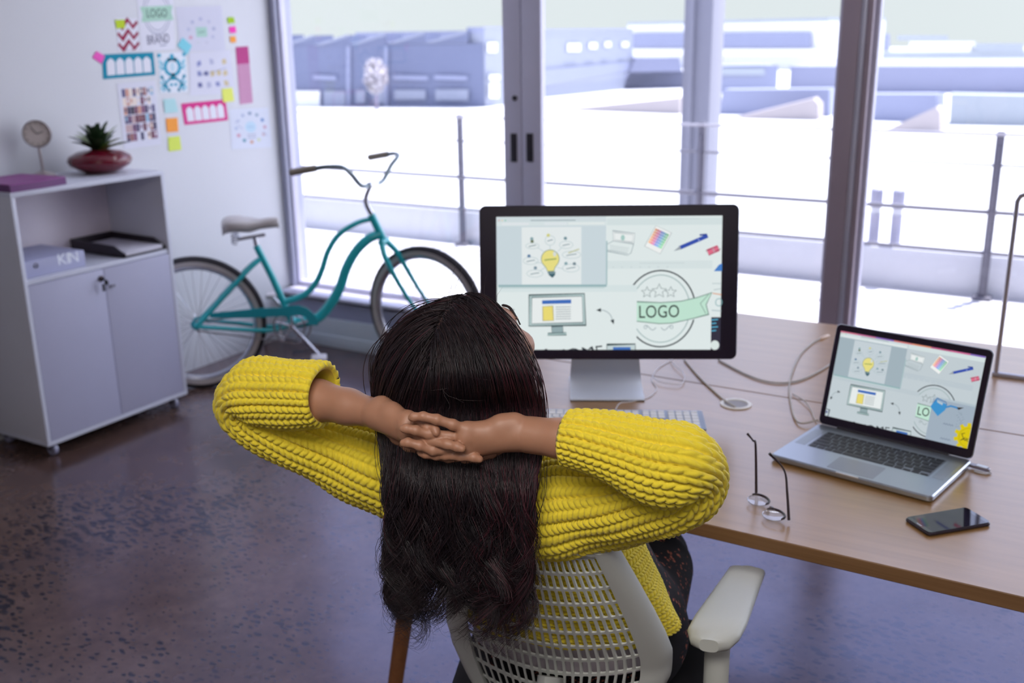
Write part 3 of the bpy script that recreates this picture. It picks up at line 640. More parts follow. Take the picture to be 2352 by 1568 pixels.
# ---------------------------------------------------------------- keyboard
kr = (onz(1619, 940, DZ+.008)+onz(1617, 991, DZ+.004))/2; kyaw = .462
KR = np.array((math.cos(kyaw), math.sin(kyaw), 0)); KB = np.array((-math.sin(kyaw), math.cos(kyaw), 0)); KW, KD = .43, .114
kc = kr-KR*KW/2; kc[2] = DZ
kb = thing('keyboard', 'slim aluminium keyboard with white keys and number pad in front of the monitor', 'keyboard', kc, kyaw)
ktilt = rotax((1, 0, 0), .055)
def kf(p): return ktilt@np.array(p)+np.array((0, 0, .0045+KD/2*.055-.001))
mb = MB(); mb.slab(KW, KD, .006, -.003, .001, .001, kf); mb.build('base', pm('keyboard_aluminium', (150, 158, 176), rough=.45, metal=.3), kb, world=False)
mb = MB(); mb.box((0, KD/2-.012, .005), (KW-.02, .016, .0085), bev=.003); mb.build('foot', pm('keyboard_foot', (206, 190, 176), rough=.5), kb, world=False)
mb = MB(); kp = .0189; x0 = -KW/2+.006; y0 = KD/2-.008
def key(x, y, w, h): mb.slab(w-.0028, h-.0028, .0018, .001, .0034, .0006, lambda p: kf((x+p[0], y+p[1], p[2])), seg=2)
rows = [[1]*14, [1]*13+[1.0], [1.5]+[1]*12+[.5], [1.75]+[1]*11+[1.25], [2.25]+[1]*10+[1.75], [1.25, 1.25, 1.25, 6, 1.25, 1.25, 1.75]]
for r_i, row in enumerate(rows):
    x = x0; sc_ = 14*kp/sum(row); hh = .010 if r_i == 0 else kp
    y = y0-.005 if r_i == 0 else y0-.010-kp*(r_i-.5)
    for w_ in row: key(x+w_*sc_/2, y, w_*sc_, hh); x += w_*sc_
for i in range(3):
    for r_i in (0, 1, 2, 5): key(x0+14.4*kp+kp*(i+.5), (y0-.005 if r_i == 0 else y0-.010-kp*(r_i-.5)), kp, .010 if r_i == 0 else kp)
key(x0+14.4*kp+kp*1.5, y0-.010-kp*3.5, kp, kp)
for i in range(4):
    for r_i in range(6): key(x0+17.75*kp+kp*(i+.5), (y0-.005 if r_i == 0 else y0-.010-kp*(r_i-.5)), kp, .010 if r_i == 0 else kp)
mb.build('keys', pm('white_keys', (232, 230, 232), rough=.5), kb, world=False)
# ---------------------------------------------------------------- laptop
lyaw = -.180; lp = thing('laptop', 'open silver laptop with black keys showing the same design page as the monitor', 'laptop', (-.412, 2.240, DZ), lyaw)
LW, LD = .359, .247; la = 1.297
m_lap = pm('laptop_aluminium', (172, 178, 188), rough=.33, metal=.8, var=.015)
mb = MB(); mb.slab(LW, LD, .012, .003, .0165, .0028, lambda p: p); mb.build('base', m_lap, lp, world=False)
for sx in (-1, 1):
    for sy in (-1, 1): mb = MB(); mb.lathe([(.008, .0), (.008, .0032)], (sx*.15, sy*.1, 0), 12); mb.build('foot', m_dark, lp, world=False)
mb = MB(); mb.slab(.104, .073, .004, 0, .0003, .0001, lambda p: p+np.array((0, -LD/2+.048, .0165))); mb.build('trackpad', pm('trackpad', (150, 152, 164), rough=.3, metal=.6), lp, world=False)
mb = MB(); mb.box((0, -LD/2+.001, .0145), (.05, .004, .004), bev=.0015); mb.build('opening_notch', pm('notch_light', (206, 206, 210), rough=.3, metal=.5), lp, world=False)
mb = MB(); KW2, KD2 = .272, .107; kcy = .029
mb.slab(KW2+.004, KD2+.004, .004, 0, .0002, .0001, lambda p: p+np.array((0, kcy, .0165))); mb.build('keyboard_well', pm('keyboard_well', (120, 124, 134), rough=.4, metal=.5), lp, world=False)
mb = MB()
def lkey(x, y, w, h): mb.slab(w-.003, h-.003, .0015, 0, .0010, .0004, lambda p: p+np.array((x, y, .0167)), seg=2)
lk_ = KW2/14.5
rws = [[1.03]*14, [1]*13+[1.5], [1.5]+[1]*13, [1.8]+[1]*11+[1.7], [2.3]+[1]*10+[2.2], [1, 1, 1, 1.25, 5, 1.25, 1]]
for r_i, row in enumerate(rws):
    x = -KW2/2; s_ = (KW2 if r_i < 5 else KW2-3*lk_)/sum(row); h = .0105 if r_i == 0 else .0193; y = kcy+KD2/2-(.0052 if r_i == 0 else .0105+.0193*(r_i-.5))
    for w_ in row: lkey(x+w_*s_/2, y, w_*s_, h); x += w_*s_
for k, dy in ((0, -.005), (1, -.005), (1, .005), (2, -.005)): lkey(KW2/2-3*lk_+lk_*(k+.5), kcy-KD2/2+.0096+dy, lk_, .0100)
mb.build('keys', pm('black_keys', (34, 30, 40), rough=.45), lp, world=False)
mb = MB()
mb.box((-(KW2/2+.020), kcy, .01665), (.024, KD2, .0002))
mb.build('speaker_grille', pm('speaker_grille', (160, 166, 176), rough=.5, metal=.6), lp, world=False)
mb = MB(); mb.box(((KW2/2+.020), kcy, .01665), (.024, KD2, .0002))
mb.build('speaker_grille', pm('speaker_grille', (160, 166, 176), rough=.5, metal=.6), lp, world=False)
hz = np.array((0, LD/2-.004, .0165)); LU = np.array((0, math.cos(la), math.sin(la))); LN = np.array((0, -math.sin(la), math.cos(la)))
def lf(p): return hz+np.array((p[0], 0, 0))+LU*(p[1]+LD/2)+LN*p[2]
mb = MB(); mb.slab(LW, LD-.002, .012, -.0075, -.001, .002, lf); mb.build('lid', m_lap, lp, world=False)
mb = MB(); mb.slab(LW-.003, LD-.005, .011, -.0012, .0002, .0003, lf); mb.build('bezel', m_glassblack, lp, world=False)
mb = MB(); mb.tube([hz+np.array((-.13, .001, -.001)), hz+np.array((.13, .001, -.001))], .0062, 12); mb.build('hinge', m_dark, lp, world=False)
c = Canvas(lambda x, y, l: lf(((x/1550-.5)*.331, (.5-y/948)*.2065+.003, .0004+l)), e=.80, step=.00004); draw_desktop(c, True); draw_laptop_extras(c); c.build('screen', lp, world=False)
# ---------------------------------------------------------------- phone, glasses, usb stick
p4 = [onz(*q, DZ+.007) for q in ((2080, 1187), (2220, 1165), (2282, 1200), (2126, 1229))]; pc = sum(p4)/4; dv = (p4[1]-p4[0])+(p4[2]-p4[3]); pyaw = math.atan2(dv[1], dv[0])
ph = thing('smartphone', 'dark smartphone lying face up near the front edge of the desk', 'phone', (pc[0], pc[1], DZ), pyaw)
mb = MB(); mb.slab(.146, .074, .009, .0, .0085, .003, lambda p: p); mb.build('body', pm('phone_shell', (62, 54, 62), rough=.3, metal=.5), ph, world=False)
mb = MB(); mb.slab(.142, .070, .008, .0083, .0089, .0003, lambda p: p); mb.build('glass', pm('phone_glass', (26, 22, 34), rough=.06, spec=.8, coat=.5), ph, world=False)
mb = MB(); mb.slab(.122, .066, .001, .0089, .0090, .00002, lambda p: p); mb.build('screen', pm('phone_screen', (34, 30, 46), rough=.05, spec=.8), ph, world=False)
mb = MB(); mb.box((-.0665, 0, .0089), (.003, .014, .0004), bev=.0001); mb.build('speaker_slot', m_alus2, ph, world=False)
gL, gR = onz(1737, 1131, DZ+.016), onz(1812, 1194, DZ+.008); gc = (gL+gR)/2
gl = thing('eyeglasses', 'pair of eyeglasses with dark brow bars lying lens down, arms pointing up', 'glasses', (gc[0], gc[1], DZ))
m_gfr = pm('dark_acetate', (46, 30, 34), rough=.3); m_gwire = pm('lens_rim_steel', (190, 190, 200), rough=.2, metal=.8); m_lens = glass_mat('spectacle_lens', (.93, .94, .95), .16)
GX = unit(gR-gL); GX[2] = 0; GX = unit(GX); GYv = np.array((GX[1], -GX[0], 0))   # GYv: towards the lens bottoms (to the viewer-left)
if GYv@_r > 0 and False: GYv = -GYv
span = np.linalg.norm((gR-gL)[:2])
for k, (cpx, cpy) in enumerate(((1741, 1152), (1776, 1186))):
    cc = onz(cpx, cpy, DZ+.008); n = 26
    rim = [cc+GX*(.0245*math.cos(a))+GYv*(.0195*math.sin(a))+np.array((0, 0, .001+.004*(1-math.sin(a))*.5)) for a in np.linspace(0, 2*PI, n, endpoint=False)]
    mb = MB(); mb.tube(rim, .0009, 6, closed=True); mb.build('lens_rim', m_gwire, gl)
    mb = MB(); mb.add(rim+[cc+np.array((0, 0, .0005))], [(i, (i+1) % n, n) for i in range(n)]); mb.build('lens', m_lens, gl)
    ar = [cc+GX*(.0255*math.cos(a))+GYv*(.0200*math.sin(a))+np.array((0, 0, .0055)) for a in np.linspace(PI*1.03, PI*1.97, 12)]
    mb = MB(); mb.tube(ar, [.0012]+[.0026]*10+[.0014], 8); mb.build('brow_bar', m_gfr, gl)
b0, b1 = onz(1768, 1164, DZ+.012), onz(1779, 1172, DZ+.012); mb = MB(); mb.tube(spline([b0, (b0+b1)/2+np.array((0, 0, .004)), b1], 8), .0013, 6); mb.build('bridge', m_gwire, gl)
for h0, pts in ((gL, ((1735.5, 1023, .845), (1730, 1012, .853), (1717, 996, .862))), (gR, ((1808, 1130, .79), (1801, 1079, .832), (1767, 1041, .866)))):
    P = [h0]+[onz(*q) for q in pts]; P = spline(P, 18); mb = MB(); mb.tube(P, np.concatenate([np.linspace(.0030, .0019, 13), np.linspace(.0019, .003, 5)]), 8); mb.build('temple', m_gfr, gl)
u0, u1 = onz(2228, 1064, DZ+.010), onz(2274, 1079, DZ+.008); ud = unit((u1-u0)*np.array((1, 1, 0))); uc = (u0+u1)/2; uyaw = math.atan2(ud[1], ud[0]); ul = np.linalg.norm((u1-u0)[:2])
us = thing('usb_stick', 'small silver and clear usb stick plugged into the laptop side', 'usb stick', (uc[0], uc[1], DZ), uyaw)
mb = MB(); mb.slab(ul, .016, .006, .004, .0105, .0015, lambda p: p); mb.build('body', pm('smoky_plastic', (120, 112, 126), rough=.15, spec=.8), us, world=False)
mb = MB(); mb.slab(ul*.55, .0135, .003, .0105, .0122, .0006, lambda p: p+np.array((ul*.1, 0, 0))); mb.build('metal_clip', m_alus, us, world=False)
mb = MB(); mb.tube([(ul/2-.004, .0, .005), (ul/2+.004, -.004, .003), (ul/2-.002, -.014, .0022), (ul*.1, -.018, .0022), (-ul*.1, -.016, .0022)], .002, 8); mb.build('loop', pm('clear_loop', (206, 206, 214), rough=.1), us, world=False)
# ---------------------------------------------------------------- cables on the desk
m_cab = pm('beige_cable', (176, 168, 160), rough=.55); m_cabw = pm('white_cable', (222, 220, 226), rough=.45)
def cable(label, pts, r, mat, lift=None, n=60, extra=None, name='cable'):
    P = spline([onz(x, y, DZ+r*1.35) for x, y in pts], n)
    if lift is not None: P[:, 2] += np.interp(np.linspace(0, 1, n), np.linspace(0, 1, len(lift)), lift)
    t = thing(name, label, 'cable', P[len(P)//2]*np.array((1, 1, 0))+np.array((0, 0, DZ)), 0, 'cables on the desk')
    mb = MB(); mb.tube(P, r, 8); mb.build('cord', mat, t)
    if extra:
        a, b = P[-1], P[-1]+unit(P[-1]-P[-4])*extra; mb = MB(); mb.tube([a, a+(b-a)*.1, b-(b-a)*.1, b], [r*1.2, r*2.2, r*2.3, r*1.6], 10); mb.build('plug', pm('cream_plug', (226, 200, 180), rough=.4), t)
    return t
cable('thick beige cable sagging across the desk from the monitor to behind the laptop', [(1650, 826), (1700, 853), (1750, 873), (1800, 879), (1850, 868), (1905, 838), (1960, 800)], .0026, m_cab)
cable('grey cable running from behind the monitor down into the desk grommet', [(1572, 826), (1606, 866), (1640, 898), (1672, 926), (1688, 936)], .0026, m_cab, [0, 0, 0, 0, .003, .002])
cable('looping beige charger cable between the laptop side and a plug on the far desk', [(1878, 972), (1845, 976), (1826, 962), (1815, 920), (1813, 885), (1822, 848), (1840, 812), (1868, 786), (1884, 778)], .0024, m_cab, [.010, .004, 0, .004, .004, .0, 0, 0], extra=.05)
cable('thin pale cable looped between the charger lead and the laptop back', [(1820, 905), (1848, 925), (1864, 945), (1870, 962), (1884, 974)], .0015, m_cab, [.001, .005, .001, 0, .006])
cable('thin white cable curling beside the monitor stand to the keyboard', [(1545, 826), (1512, 846), (1497, 872), (1508, 893), (1490, 912), (1452, 922), (1424, 926), (1414, 940)], .0013, m_cabw)
cable('thin white cable looped below the right side of the monitor', [(1538, 828), (1552, 845), (1570, 862), (1567, 884), (1540, 886), (1512, 880), (1498, 868)], .0012, m_cabw, [.003, .006, .006, .005, .006, .006, .007])
# ================================================================== cabinet by the left wall
CXF = -3.665; CY0, CY1 = 2.430, 3.176; CZ0, CZ1 = .060, 1.100; CD = .385; PT = .018; SHZ = .752
m_cab = pm('white_melamine', (206, 208, 222), rough=.42, var=.015); m_cabd = pm('lavender_grey_door', (176, 176, 200), rough=.45, var=.02)
m_cabi = pm('grey_melamine_side', (212, 212, 222), rough=.5, var=.02)
cb = thing('storage_cabinet', 'white storage cabinet on castors with an open shelf over two grey doors', 'cabinet', (CXF-CD/2, (CY0+CY1)/2, 0))
xc, yc = CXF-CD/2, (CY0+CY1)/2
def cbox(name, c, s, mat, bev=.0015): mb = MB(); mb.box(c, s, bev=bev); return mb.build(name, mat, cb)
cbox('top_panel', (xc, yc, CZ1-PT/2), (CD, CY1-CY0, PT), m_cab); cbox('bottom_panel', (xc, yc, CZ0+PT/2), (CD, CY1-CY0, PT), m_cab)
for y in (CY0+PT/2, CY1-PT/2):
    o = cbox('side_panel', (xc, y, (CZ0+CZ1)/2), (CD, PT, CZ1-CZ0-2*PT), m_cabi)
    o.data.materials.append(m_cab)
    for p in o.data.polygons: p.material_index = 1 if p.normal.x > .8 else 0
cbox('back_panel', (CXF-CD+.008, yc, (CZ0+CZ1)/2), (.008, CY1-CY0-2*PT, CZ1-CZ0-2*PT), pm('cabinet_back', (234, 224, 234), rough=.35))
cbox('shelf', (xc+.004, yc, SHZ-PT/2), (CD-.02, CY1-CY0-2*PT, PT), m_cab)
dw = (CY1-CY0-2*PT-.007)/2; dz0, dz1 = CZ0+PT+.002, SHZ-PT-.002
for k in (0, 1):
    y = CY0+PT+.002+dw/2+k*(dw+.003)
    d = cbox('door', (CXF-.010, y, (dz0+dz1)/2), (.018, dw, dz1-dz0), m_cabd, .001)
    yy = CY0+PT+dw-.030 if k == 0 else CY0+PT+dw+.045
    if k == 0:
        lk1 = onx(234, 639, CXF); mb = MB(); mb.lathe([(.013, 0), (.013, .006), (.009, .008)], (CXF-.002, lk1[1]-.004, lk1[2]), 16, rotax((0, 1, 0), PI/2)); mb.build('lock', pm('lock_steel', (70, 60, 62), rough=.3, metal=.6), d)
        mb = MB(); a = np.array((CXF+.012, lk1[1]-.004, lk1[2])); mb.box(a, (.022, .003, .010), bev=.001); mb.lathe([(.004, -.002), (.012, -.0015), (.012, .0015), (.004, .002)], a+np.array((.024, -.004, -.012)), 14, rotax((1, 0, 0), PI/2)); mb.build('key', pm('key_black', (30, 26, 30), rough=.4), d)
        mb = MB(); q = onx(238, 660, CXF+.02); mb.box(q, (.006, .012, .032), bev=.003); mb.build('key_tag', m_dark, d)
    else:
        q = onx(257, 656, CXF); mb = MB(); mb.box((CXF+.004, q[1], q[2]), (.01, .026, .010), bev=.003); mb.build('latch', pm('latch_grey', (120, 116, 128), rough=.4, metal=.3), d)
m_castor = pm('castor_clear', (150, 150, 176), rough=.18, spec=.8)
for x in (CXF-.045, CXF-CD+.045):
    for y in (CY0+.05, CY1-.05):
        mb = MB(); mb.lathe([(.024, -.011), (.027, -.008), (.027, .008), (.024, .011)], (x, y, .0275), 18, rotax((1, 0, 0), PI/2)); w_ = mb.build('caster', m_castor, cb)
        mb = MB(); mb.box((x, y, .054), (.03, .03, .012), bev=.003); mb.box((x, y-.014, .042), (.016, .003, .03)); mb.build('bracket', pm('castor_bracket', (90, 86, 96), rough=.35, metal=.6), w_)
# things on the cabinet
f0, f1 = onz(155, 411, CZ1+.026), onz(98, 431, CZ1)
fb = thing('document_box', 'flat purple document box lying on the cabinet top edge', 'box', (CXF-.10, 2.47, CZ1))
mP, mP2 = pm('purple_card', (92, 14, 96), rough=.4), pm('magenta_card', (132, 36, 126), rough=.4)
e0 = onz(155, 410, CZ1+.022); e1 = onz(98, 430, CZ1+.004); xa, xb = e1[0], e0[0]
mb = MB(); A = [(CXF-.012, CY0+.012), (CXF-.012, e1[1]), (e0[0]-.01, e0[1]), (CXF-.29, e0[1]-.02), (CXF-.29, CY0-.0+.01)]
mb.prism([(x, y) for x, y in A], lambda p: np.array((p[0], p[1], CZ1+.0003+p[2])), 0, .026); mb.build('tray', mP, fb)
mb = MB(); mb.prism([(x*1.0, y) for x, y in A], lambda p: np.array((p[0], p[1], CZ1+.026+p[2])), 0, .004); mb.build('lid', mP2, fb)
# clock
cB = onz(101, 407, CZ1); cB[0] = max(cB[0], WX+.065); m_clk = pm('brushed_nickel', (176, 166, 164), rough=.28, metal=.6)
ck = thing('desk_clock', 'small round silver desk clock on a tall thin stem beside the plant', 'clock', cB)
dsc = depth_of(cB)/FPX; zc = onx(90, 307, cB[0])[2]; cR = 31*dsc
mb = MB(); mb.lathe([(.052, 0), (.053, .005), (.046, .014), (.018, .024), (.008, .03)], cB, 28); mb.build('base', m_clk, ck)
mb = MB(); mb.tube([cB+np.array((0, 0, .026)), (cB[0], cB[1]-.004, zc-cR)], .006, 10); mb.build('stem', m_clk, ck)
cdir = unit(np.array((.80, -.60, .12))); ax = np.cross((0, 0, 1), cdir); Rk = np.stack([unit(ax), np.cross(cdir, unit(ax)), cdir], 1)
hc = np.array((cB[0], cB[1]-.004, zc))
mb = MB(); mb.lathe([(cR*.9, -.03), (cR, -.024), (cR, .018), (cR*.93, .024), (cR*.88, .018)], hc, 36, Rk, cap=False); mb.lathe([(0, -.03), (cR*.9, -.03)], hc, 36, Rk, cap=False); mb.build('case', m_clk, ck)
mb = MB(); mb.lathe([(0, .015), (cR*.9, .015)], hc, 36, Rk, cap=False); fc = mb.build('dial', pm('dial_champagne', (206, 196, 188), rough=.4), ck)
mb = MB()
for k in range(12): a = 2*PI*k/12; mb.box(hc+Rk@np.array((cR*.76*math.cos(a), cR*.76*math.sin(a), .0158)), (cR*.14, cR*.03, .001), Rk@rotz(a))
mb.build('hour_marks', m_dark, fc)
for a, l in ((2.2, .62), (.3, .45)): mb = MB(); mb.box(hc+Rk@np.array((cR*l/2*math.cos(a), cR*l/2*math.sin(a), .017)), (cR*l, cR*.05, .001), Rk@rotz(a)); mb.build('clock_hand', m_dark, fc)
# plant in red bowl
pB = onz(233, 396, CZ1); ps = depth_of(pB)/FPX
bw = thing('planter', 'glossy dark red squat round planter holding the spiky green succulent', 'planter', pB)
mb = MB(); k = ps; prof = [(32, 0), (36, 2), (46, 7), (66, 18), (71, 28), (67, 38), (48, 48), (30, 52), (20, 53), (19, 50), (19, 44), (0, 43)]
mb.lathe([(r*k, z*k) for r, z in prof], pB, 48, cap=False); mb.lathe([(0, 0), (32*k, 0)], pB, 48, cap=False); mb.build('bowl', pm('red_glaze', (104, 12, 34), rough=.2, spec=.5, coat=.3, var=.06), bw, sharp=60)
pl = thing('succulent', 'spiky green succulent rosette growing out of the dark red planter', 'plant', pB+np.array((0, 0, 50*k)), 0)
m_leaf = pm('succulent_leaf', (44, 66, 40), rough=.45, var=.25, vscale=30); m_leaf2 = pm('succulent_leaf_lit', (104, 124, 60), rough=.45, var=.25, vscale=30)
top = pB+np.array((0, 0, 45*k)); r3 = random.Random(5)
mb = MB(); mb.tube([top-np.array((0, 0, 2*k)), top+np.array((0, 0, 14*k))], [8*k, 10*k], 8); mb.build('stem', m_leaf, pl)
for i in range(30):
    ring = i/30; a = i*2.399; elv = math.radians(12+70*ring+r3.uniform(-6, 6)); Ln = (78-18*ring+r3.uniform(-8, 8))*k; wd = (11.5-2.5*ring)*k
    d0 = np.array((math.cos(a), math.sin(a), 0)); pts = []
    for t in np.linspace(0, 1, 7):
        e_ = elv+.30-.45*t; pts.append((top+np.array((0, 0, 10*k*ring)) if not pts else pts[-1])+(d0*math.cos(e_)+np.array((0, 0, 1))*math.sin(e_))*(Ln/6 if t > 0 else 0))
    side = np.cross(d0, (0, 0, 1)); P = []
    for t, p in zip(np.linspace(0, 1, 7), pts):
        w_ = wd*(.75+.9*t)*(1-t)**.75*1.25 if t > 0 else wd*.7
        P.append([p-side*w_+np.array((0, 0, w_*.35)), p-np.array((0, 0, w_*.15)), p+side*w_+np.array((0, 0, w_*.35)), p+np.array((0, 0, w_*.3))])
    mb = MB(); mb.grid(np.array(P), closed_v=True); mb.build('leaf', m_leaf2 if i % 4 == 0 else m_leaf, pl, sharp=70)
# binder on the shelf
b0 = onz(62, 633, SHZ); b1 = onz(197, 610, SHZ); bh = .064
bn = thing('ring_binder', 'grey ring binder lying flat on the cabinet shelf, spine outward', 'binder', (CXF-.16, (b0[1]+b1[1])/2, SHZ))
yA, yB = CY0+PT+.004, b1[1]; mb = MB(); xF = CXF-.045
mb.box((xF-.14, (yA+yB)/2, SHZ+.0035), (.28, yB-yA, .005), bev=.001); mb.box((xF-.14, (yA+yB)/2, SHZ+bh), (.28, yB-yA, .005), bev=.001); mb.box((xF, (yA+yB)/2, SHZ+bh/2+.001), (.006, yB-yA, bh), bev=.002)
m_bind = pm('binder_grey', (168, 170, 200), rough=.45); mb.build('cover', m_bind, bn)
mb = MB(); mb.box((xF-.15, (yA+yB)/2, SHZ+bh*.4), (.24, yB-yA-.01, bh*.62)); mb.build('pages', pm('paper_edges', (208, 206, 214), rough=.8), bn)
q = onx(82, 610, xF+.003); mb = MB(); mb.lathe([(.010, 0), (.010, .002), (.007, .002), (.006, -.002), (0, -.002)], (xF+.0032, q[1], q[2]), 18, rotax((0, 1, 0), PI/2), cap=False); mb.build('finger_hole', m_dark, bn)
c = Canvas(lambda x, y, l: np.array((xF+.0034+l, onx(x, y, xF)[1], onx(x, y, xF)[2])), step=.0001)
c.text('K', 141, 596, 36, (240, 244, 252), -.17, .95); c.text('I', 155, 594, 36, (240, 244, 252), -.17); c.text('N', 168, 591, 36, (240, 244, 252), -.17, .9); c.build('spine_lettering', bn)
# letter tray with papers
tF0, tF1, tB1 = onz(291, 594, SHZ), onz(380, 569, SHZ), onz(252, 549, SHZ+.05)
ty0, ty1 = max(tF0[1], yB+.012), min(tF1[1], CY1-PT-.006); tx1 = CXF-.012; tx0 = CXF-CD+.02
tr = thing('letter_tray', 'black open letter tray on the cabinet shelf beside the binder', 'tray', ((tx0+tx1)/2, (ty0+ty1)/2, SHZ)); m_blk = pm('black_mesh_tray', (40, 32, 40), rough=.4)
xm, ym = (tx0+tx1)/2, (ty0+ty1)/2
mb = MB(); mb.box((xm, ym, SHZ+.004), (tx1-tx0, ty1-ty0, .006), bev=.001); mb.build('base', m_blk, tr)
mb = MB(); mb.box((tx0+.003, ym, SHZ+.03), (.006, ty1-ty0, .05), bev=.001); mb.build('back_wall', m_blk, tr)
for y in (ty0+.003, ty1-.003): mb = MB(); mb.prism([(tx0, .0), (tx1, .0), (tx1, .014), (tx1-.07, .046), (tx0, .052)], lambda p, y=y: np.array((p[0], y-.003+p[2], SHZ+.002+p[1])), 0, .006); mb.build('side_wall', m_blk, tr)
pp = thing('paper_stack', 'stack of white paper lying in the black letter tray', 'paper', (xm, ym, SHZ+.008))
mb = MB(); mb.box((xm+.004, ym, SHZ+.0165), (tx1-tx0-.02, ty1-ty0-.02, .017), bev=.001); mb.build('sheets', pm('paper_white', (214, 212, 224), rough=.7), pp)

# ================================================================== papers pinned on the wall
WL = WX+.0006; WN = np.array((1., 0, 0))
def wp(x, y, l=0.): return onx(x, y, WL+l)
def paper(name, label, cat, corners, rgb, draw=None, group=None, lift=.0006, ref=None):
    """corners TL TR BR BL in frame pixels; draw gets a canvas in units of 100 x 100"""
    P = [wp(*q, lift) for q in corners]; cen = sum(P)/4
    f0 = quad_map(P, WN); c = Canvas(lambda x, y, l: f0(x/100, y/100, l), step=.00012)
    t = thing(name, label, cat, cen, 0, group)
    mb = MB(); mb.smooth = False
    Q = [p-WN*.0004 for p in P]; mb.add(P+Q, [(0, 1, 2, 3), (7, 6, 5, 4), (0, 4, 5, 1), (1, 5, 6, 2), (2, 6, 7, 3), (3, 7, 4, 0)]); mb.build('sheet', flat(rgb), t)
    if draw: draw(c); c.build('print', t)
    return t
WHT = (222, 222, 232); GRY = (136, 140, 164); NAVY = (58, 56, 96)
def d_zig(c):
    for y in (14, 48, 80):
        pts = [(4, y-2), (25, y+17), (52, y-10), (75, y+14), (97, y-4)]; c.line(pts, 11, (150, 36, 72))
    c.lift(); c.line([(30, 99), (45, 97)], 2, GRY); c.line([(60, 98), (75, 97)], 3, (150, 90, 110))
paper('chevron_card', 'white card printed with three dark red zigzag bands on the wall', 'card', ((266, 41), (316, 42), (322, 115), (271, 117)), WHT, d_zig)
def d_logo(c):
    c.ring(52, 40, 38, 34, 1.6, GRY); c.ring(52, 40, 31, 28, 1.2, GRY); c.lift(); c.poly([(6, 30), (98, 28), (94, 40), (99, 52), (7, 54), (12, 42)], (172, 210, 190)); c.lift(); c.text('LOGO', 52, 41, 19, (40, 54, 56), 0, 1.1)
    c.text('BRAND', 51, 83, 21, NAVY, -.03, .95); c.line([(55, 93), (75, 92)], 1.6, GRY)
paper('logo_poster', 'white poster with a mint LOGO ribbon above the word BRAND', 'poster', ((312, -28), (396, -28), (402, 113), (325, 117)), WHT, d_logo)
def ring_icons(cols, rx=34, ry=30, s=5, cx=50, cy=50):
    def d(c):
        n = len(cols)
        for i, q in enumerate(cols):
            a = -PI/2+2*PI*i/n; x, y = cx+rx*math.cos(a), cy+ry*math.sin(a)
            if i % 2: c.ell(x, y, s, s, q, 12)
            else: c.poly([(x-s, y-s*.7), (x+s*.8, y-s), (x+s, y+s*.8), (x-s*.8, y+s)], q)
    return d
def d_doc2(c):
    ring_icons([(176, 178, 206), (190, 190, 210), (170, 174, 200), (186, 188, 210), (200, 200, 214), (204, 206, 216), (206, 160, 180), (186, 190, 212), (176, 180, 206)], 28, 27, 4, 50, 55)(c); c.lift(); c.rect(38, 46, 62, 68, (172, 208, 194)); c.lift(); c.line([(43, 58), (57, 56)], 2, (120, 150, 142))
paper('idea_sheet', 'pale printed sheet with faint icons around a mint square, top right of the wall papers', 'paper', ((404, 16), (509, 13), (518, 116), (413, 119)), (208, 208, 222), d_doc2)
def d_doc3(c):
    r2 = random.Random(2)
    for y, n in ((24, 3), (50, 5), (76, 4)):
        for i in range(n): x = 22+60*i/(n-1) if n > 1 else 50; c.poly([(x-5, y-5+r2.uniform(-4, 4)), (x+4, y-6), (x+6, y+5), (x-4, y+6+r2.uniform(-2, 4))], [(140, 146, 190), (180, 182, 206), (206, 190, 150), (112, 116, 160)][r2.randrange(4)])
    c.line([(18, 54), (86, 40)], 1.2, GRY)
paper('icon_sheet', 'pale printed sheet of scattered small icons above the pink arched card', 'paper', ((434, 122), (528, 115), (540, 214), (437, 220)), (214, 214, 226), d_doc3)
def arches(rgb):
    def d(c):
        for i in range(5):
            x0 = 8+i*17.4; pts = [(x0, 86), (x0, 34), (x0+3, 24), (x0+7.7, 17), (x0+12.4, 24), (x0+15.4, 34), (x0+15.4, 86)]
            c.poly(pts, (226, 226, 234))
        c.lift()
        for i in range(1, 5): c.line([(7+i*17.4, 34), (7+i*17.4, 84)], .6, rgb)
    return d
paper('arched_card', 'teal card with five white arched windows on the wall', 'card', ((234, 125), (352, 120), (357, 172), (237, 182)), (10, 136, 164), arches((10, 136, 164)), 'arched cards')
paper('arched_card', 'pink card with five white arched windows on the wall', 'card', ((416, 238), (518, 228), (524, 276), (424, 287)), (214, 56, 136), arches((214, 56, 136)), 'arched cards')
def d_dam(c):
    T = (40, 160, 190); T2 = (150, 204, 220)
    for x in (50, 6, 94): c.ell(x, 8 if x == 50 else 6, 7, 5, T, 10)
    for s_ in (-1, 1):
        for t_ in np.linspace(-1.9, 1.5, 9): c.ell(50+s_*26*math.cos(t_), 36+20*math.sin(t_), 7.5, 4.6, T, 10)
        c.line([(50+s_*6, 62), (50+s_*26, 74), (50+s_*30, 92)], 6, T); c.line([(50+s_*40, 58), (50+s_*30, 74), (50+s_*16, 96)], 5, T); c.ell(50+s_*40, 60, 6, 5, T, 10); c.line([(50+s_*46, 12), (50+s_*38, 34), (50+s_*46, 50)], 2, T2); c.ell(50+s_*18, 94, 6, 4, T, 10)
    c.ell(50, 64, 13, 5, T, 12); c.poly([(50, 24), (58, 36), (50, 48), (42, 36)], T2); c.lift(); c.poly([(50, 30), (54, 36), (50, 42), (46, 36)], (222, 228, 236)); c.ell(50, 14, 6, 4, T, 10)
    for x in (8, 92):
        for y in (22, 34, 74, 88): c.ell(x, y, 6, 4, T2, 10); c.ell(x+(6 if x < 50 else -6), y+5, 4, 3, T, 8)
    for s_ in (-1, 1): c.ell(50+s_*8, 80, 6, 4, T, 8); c.ell(50+s_*34, 82, 7, 4, T, 8)
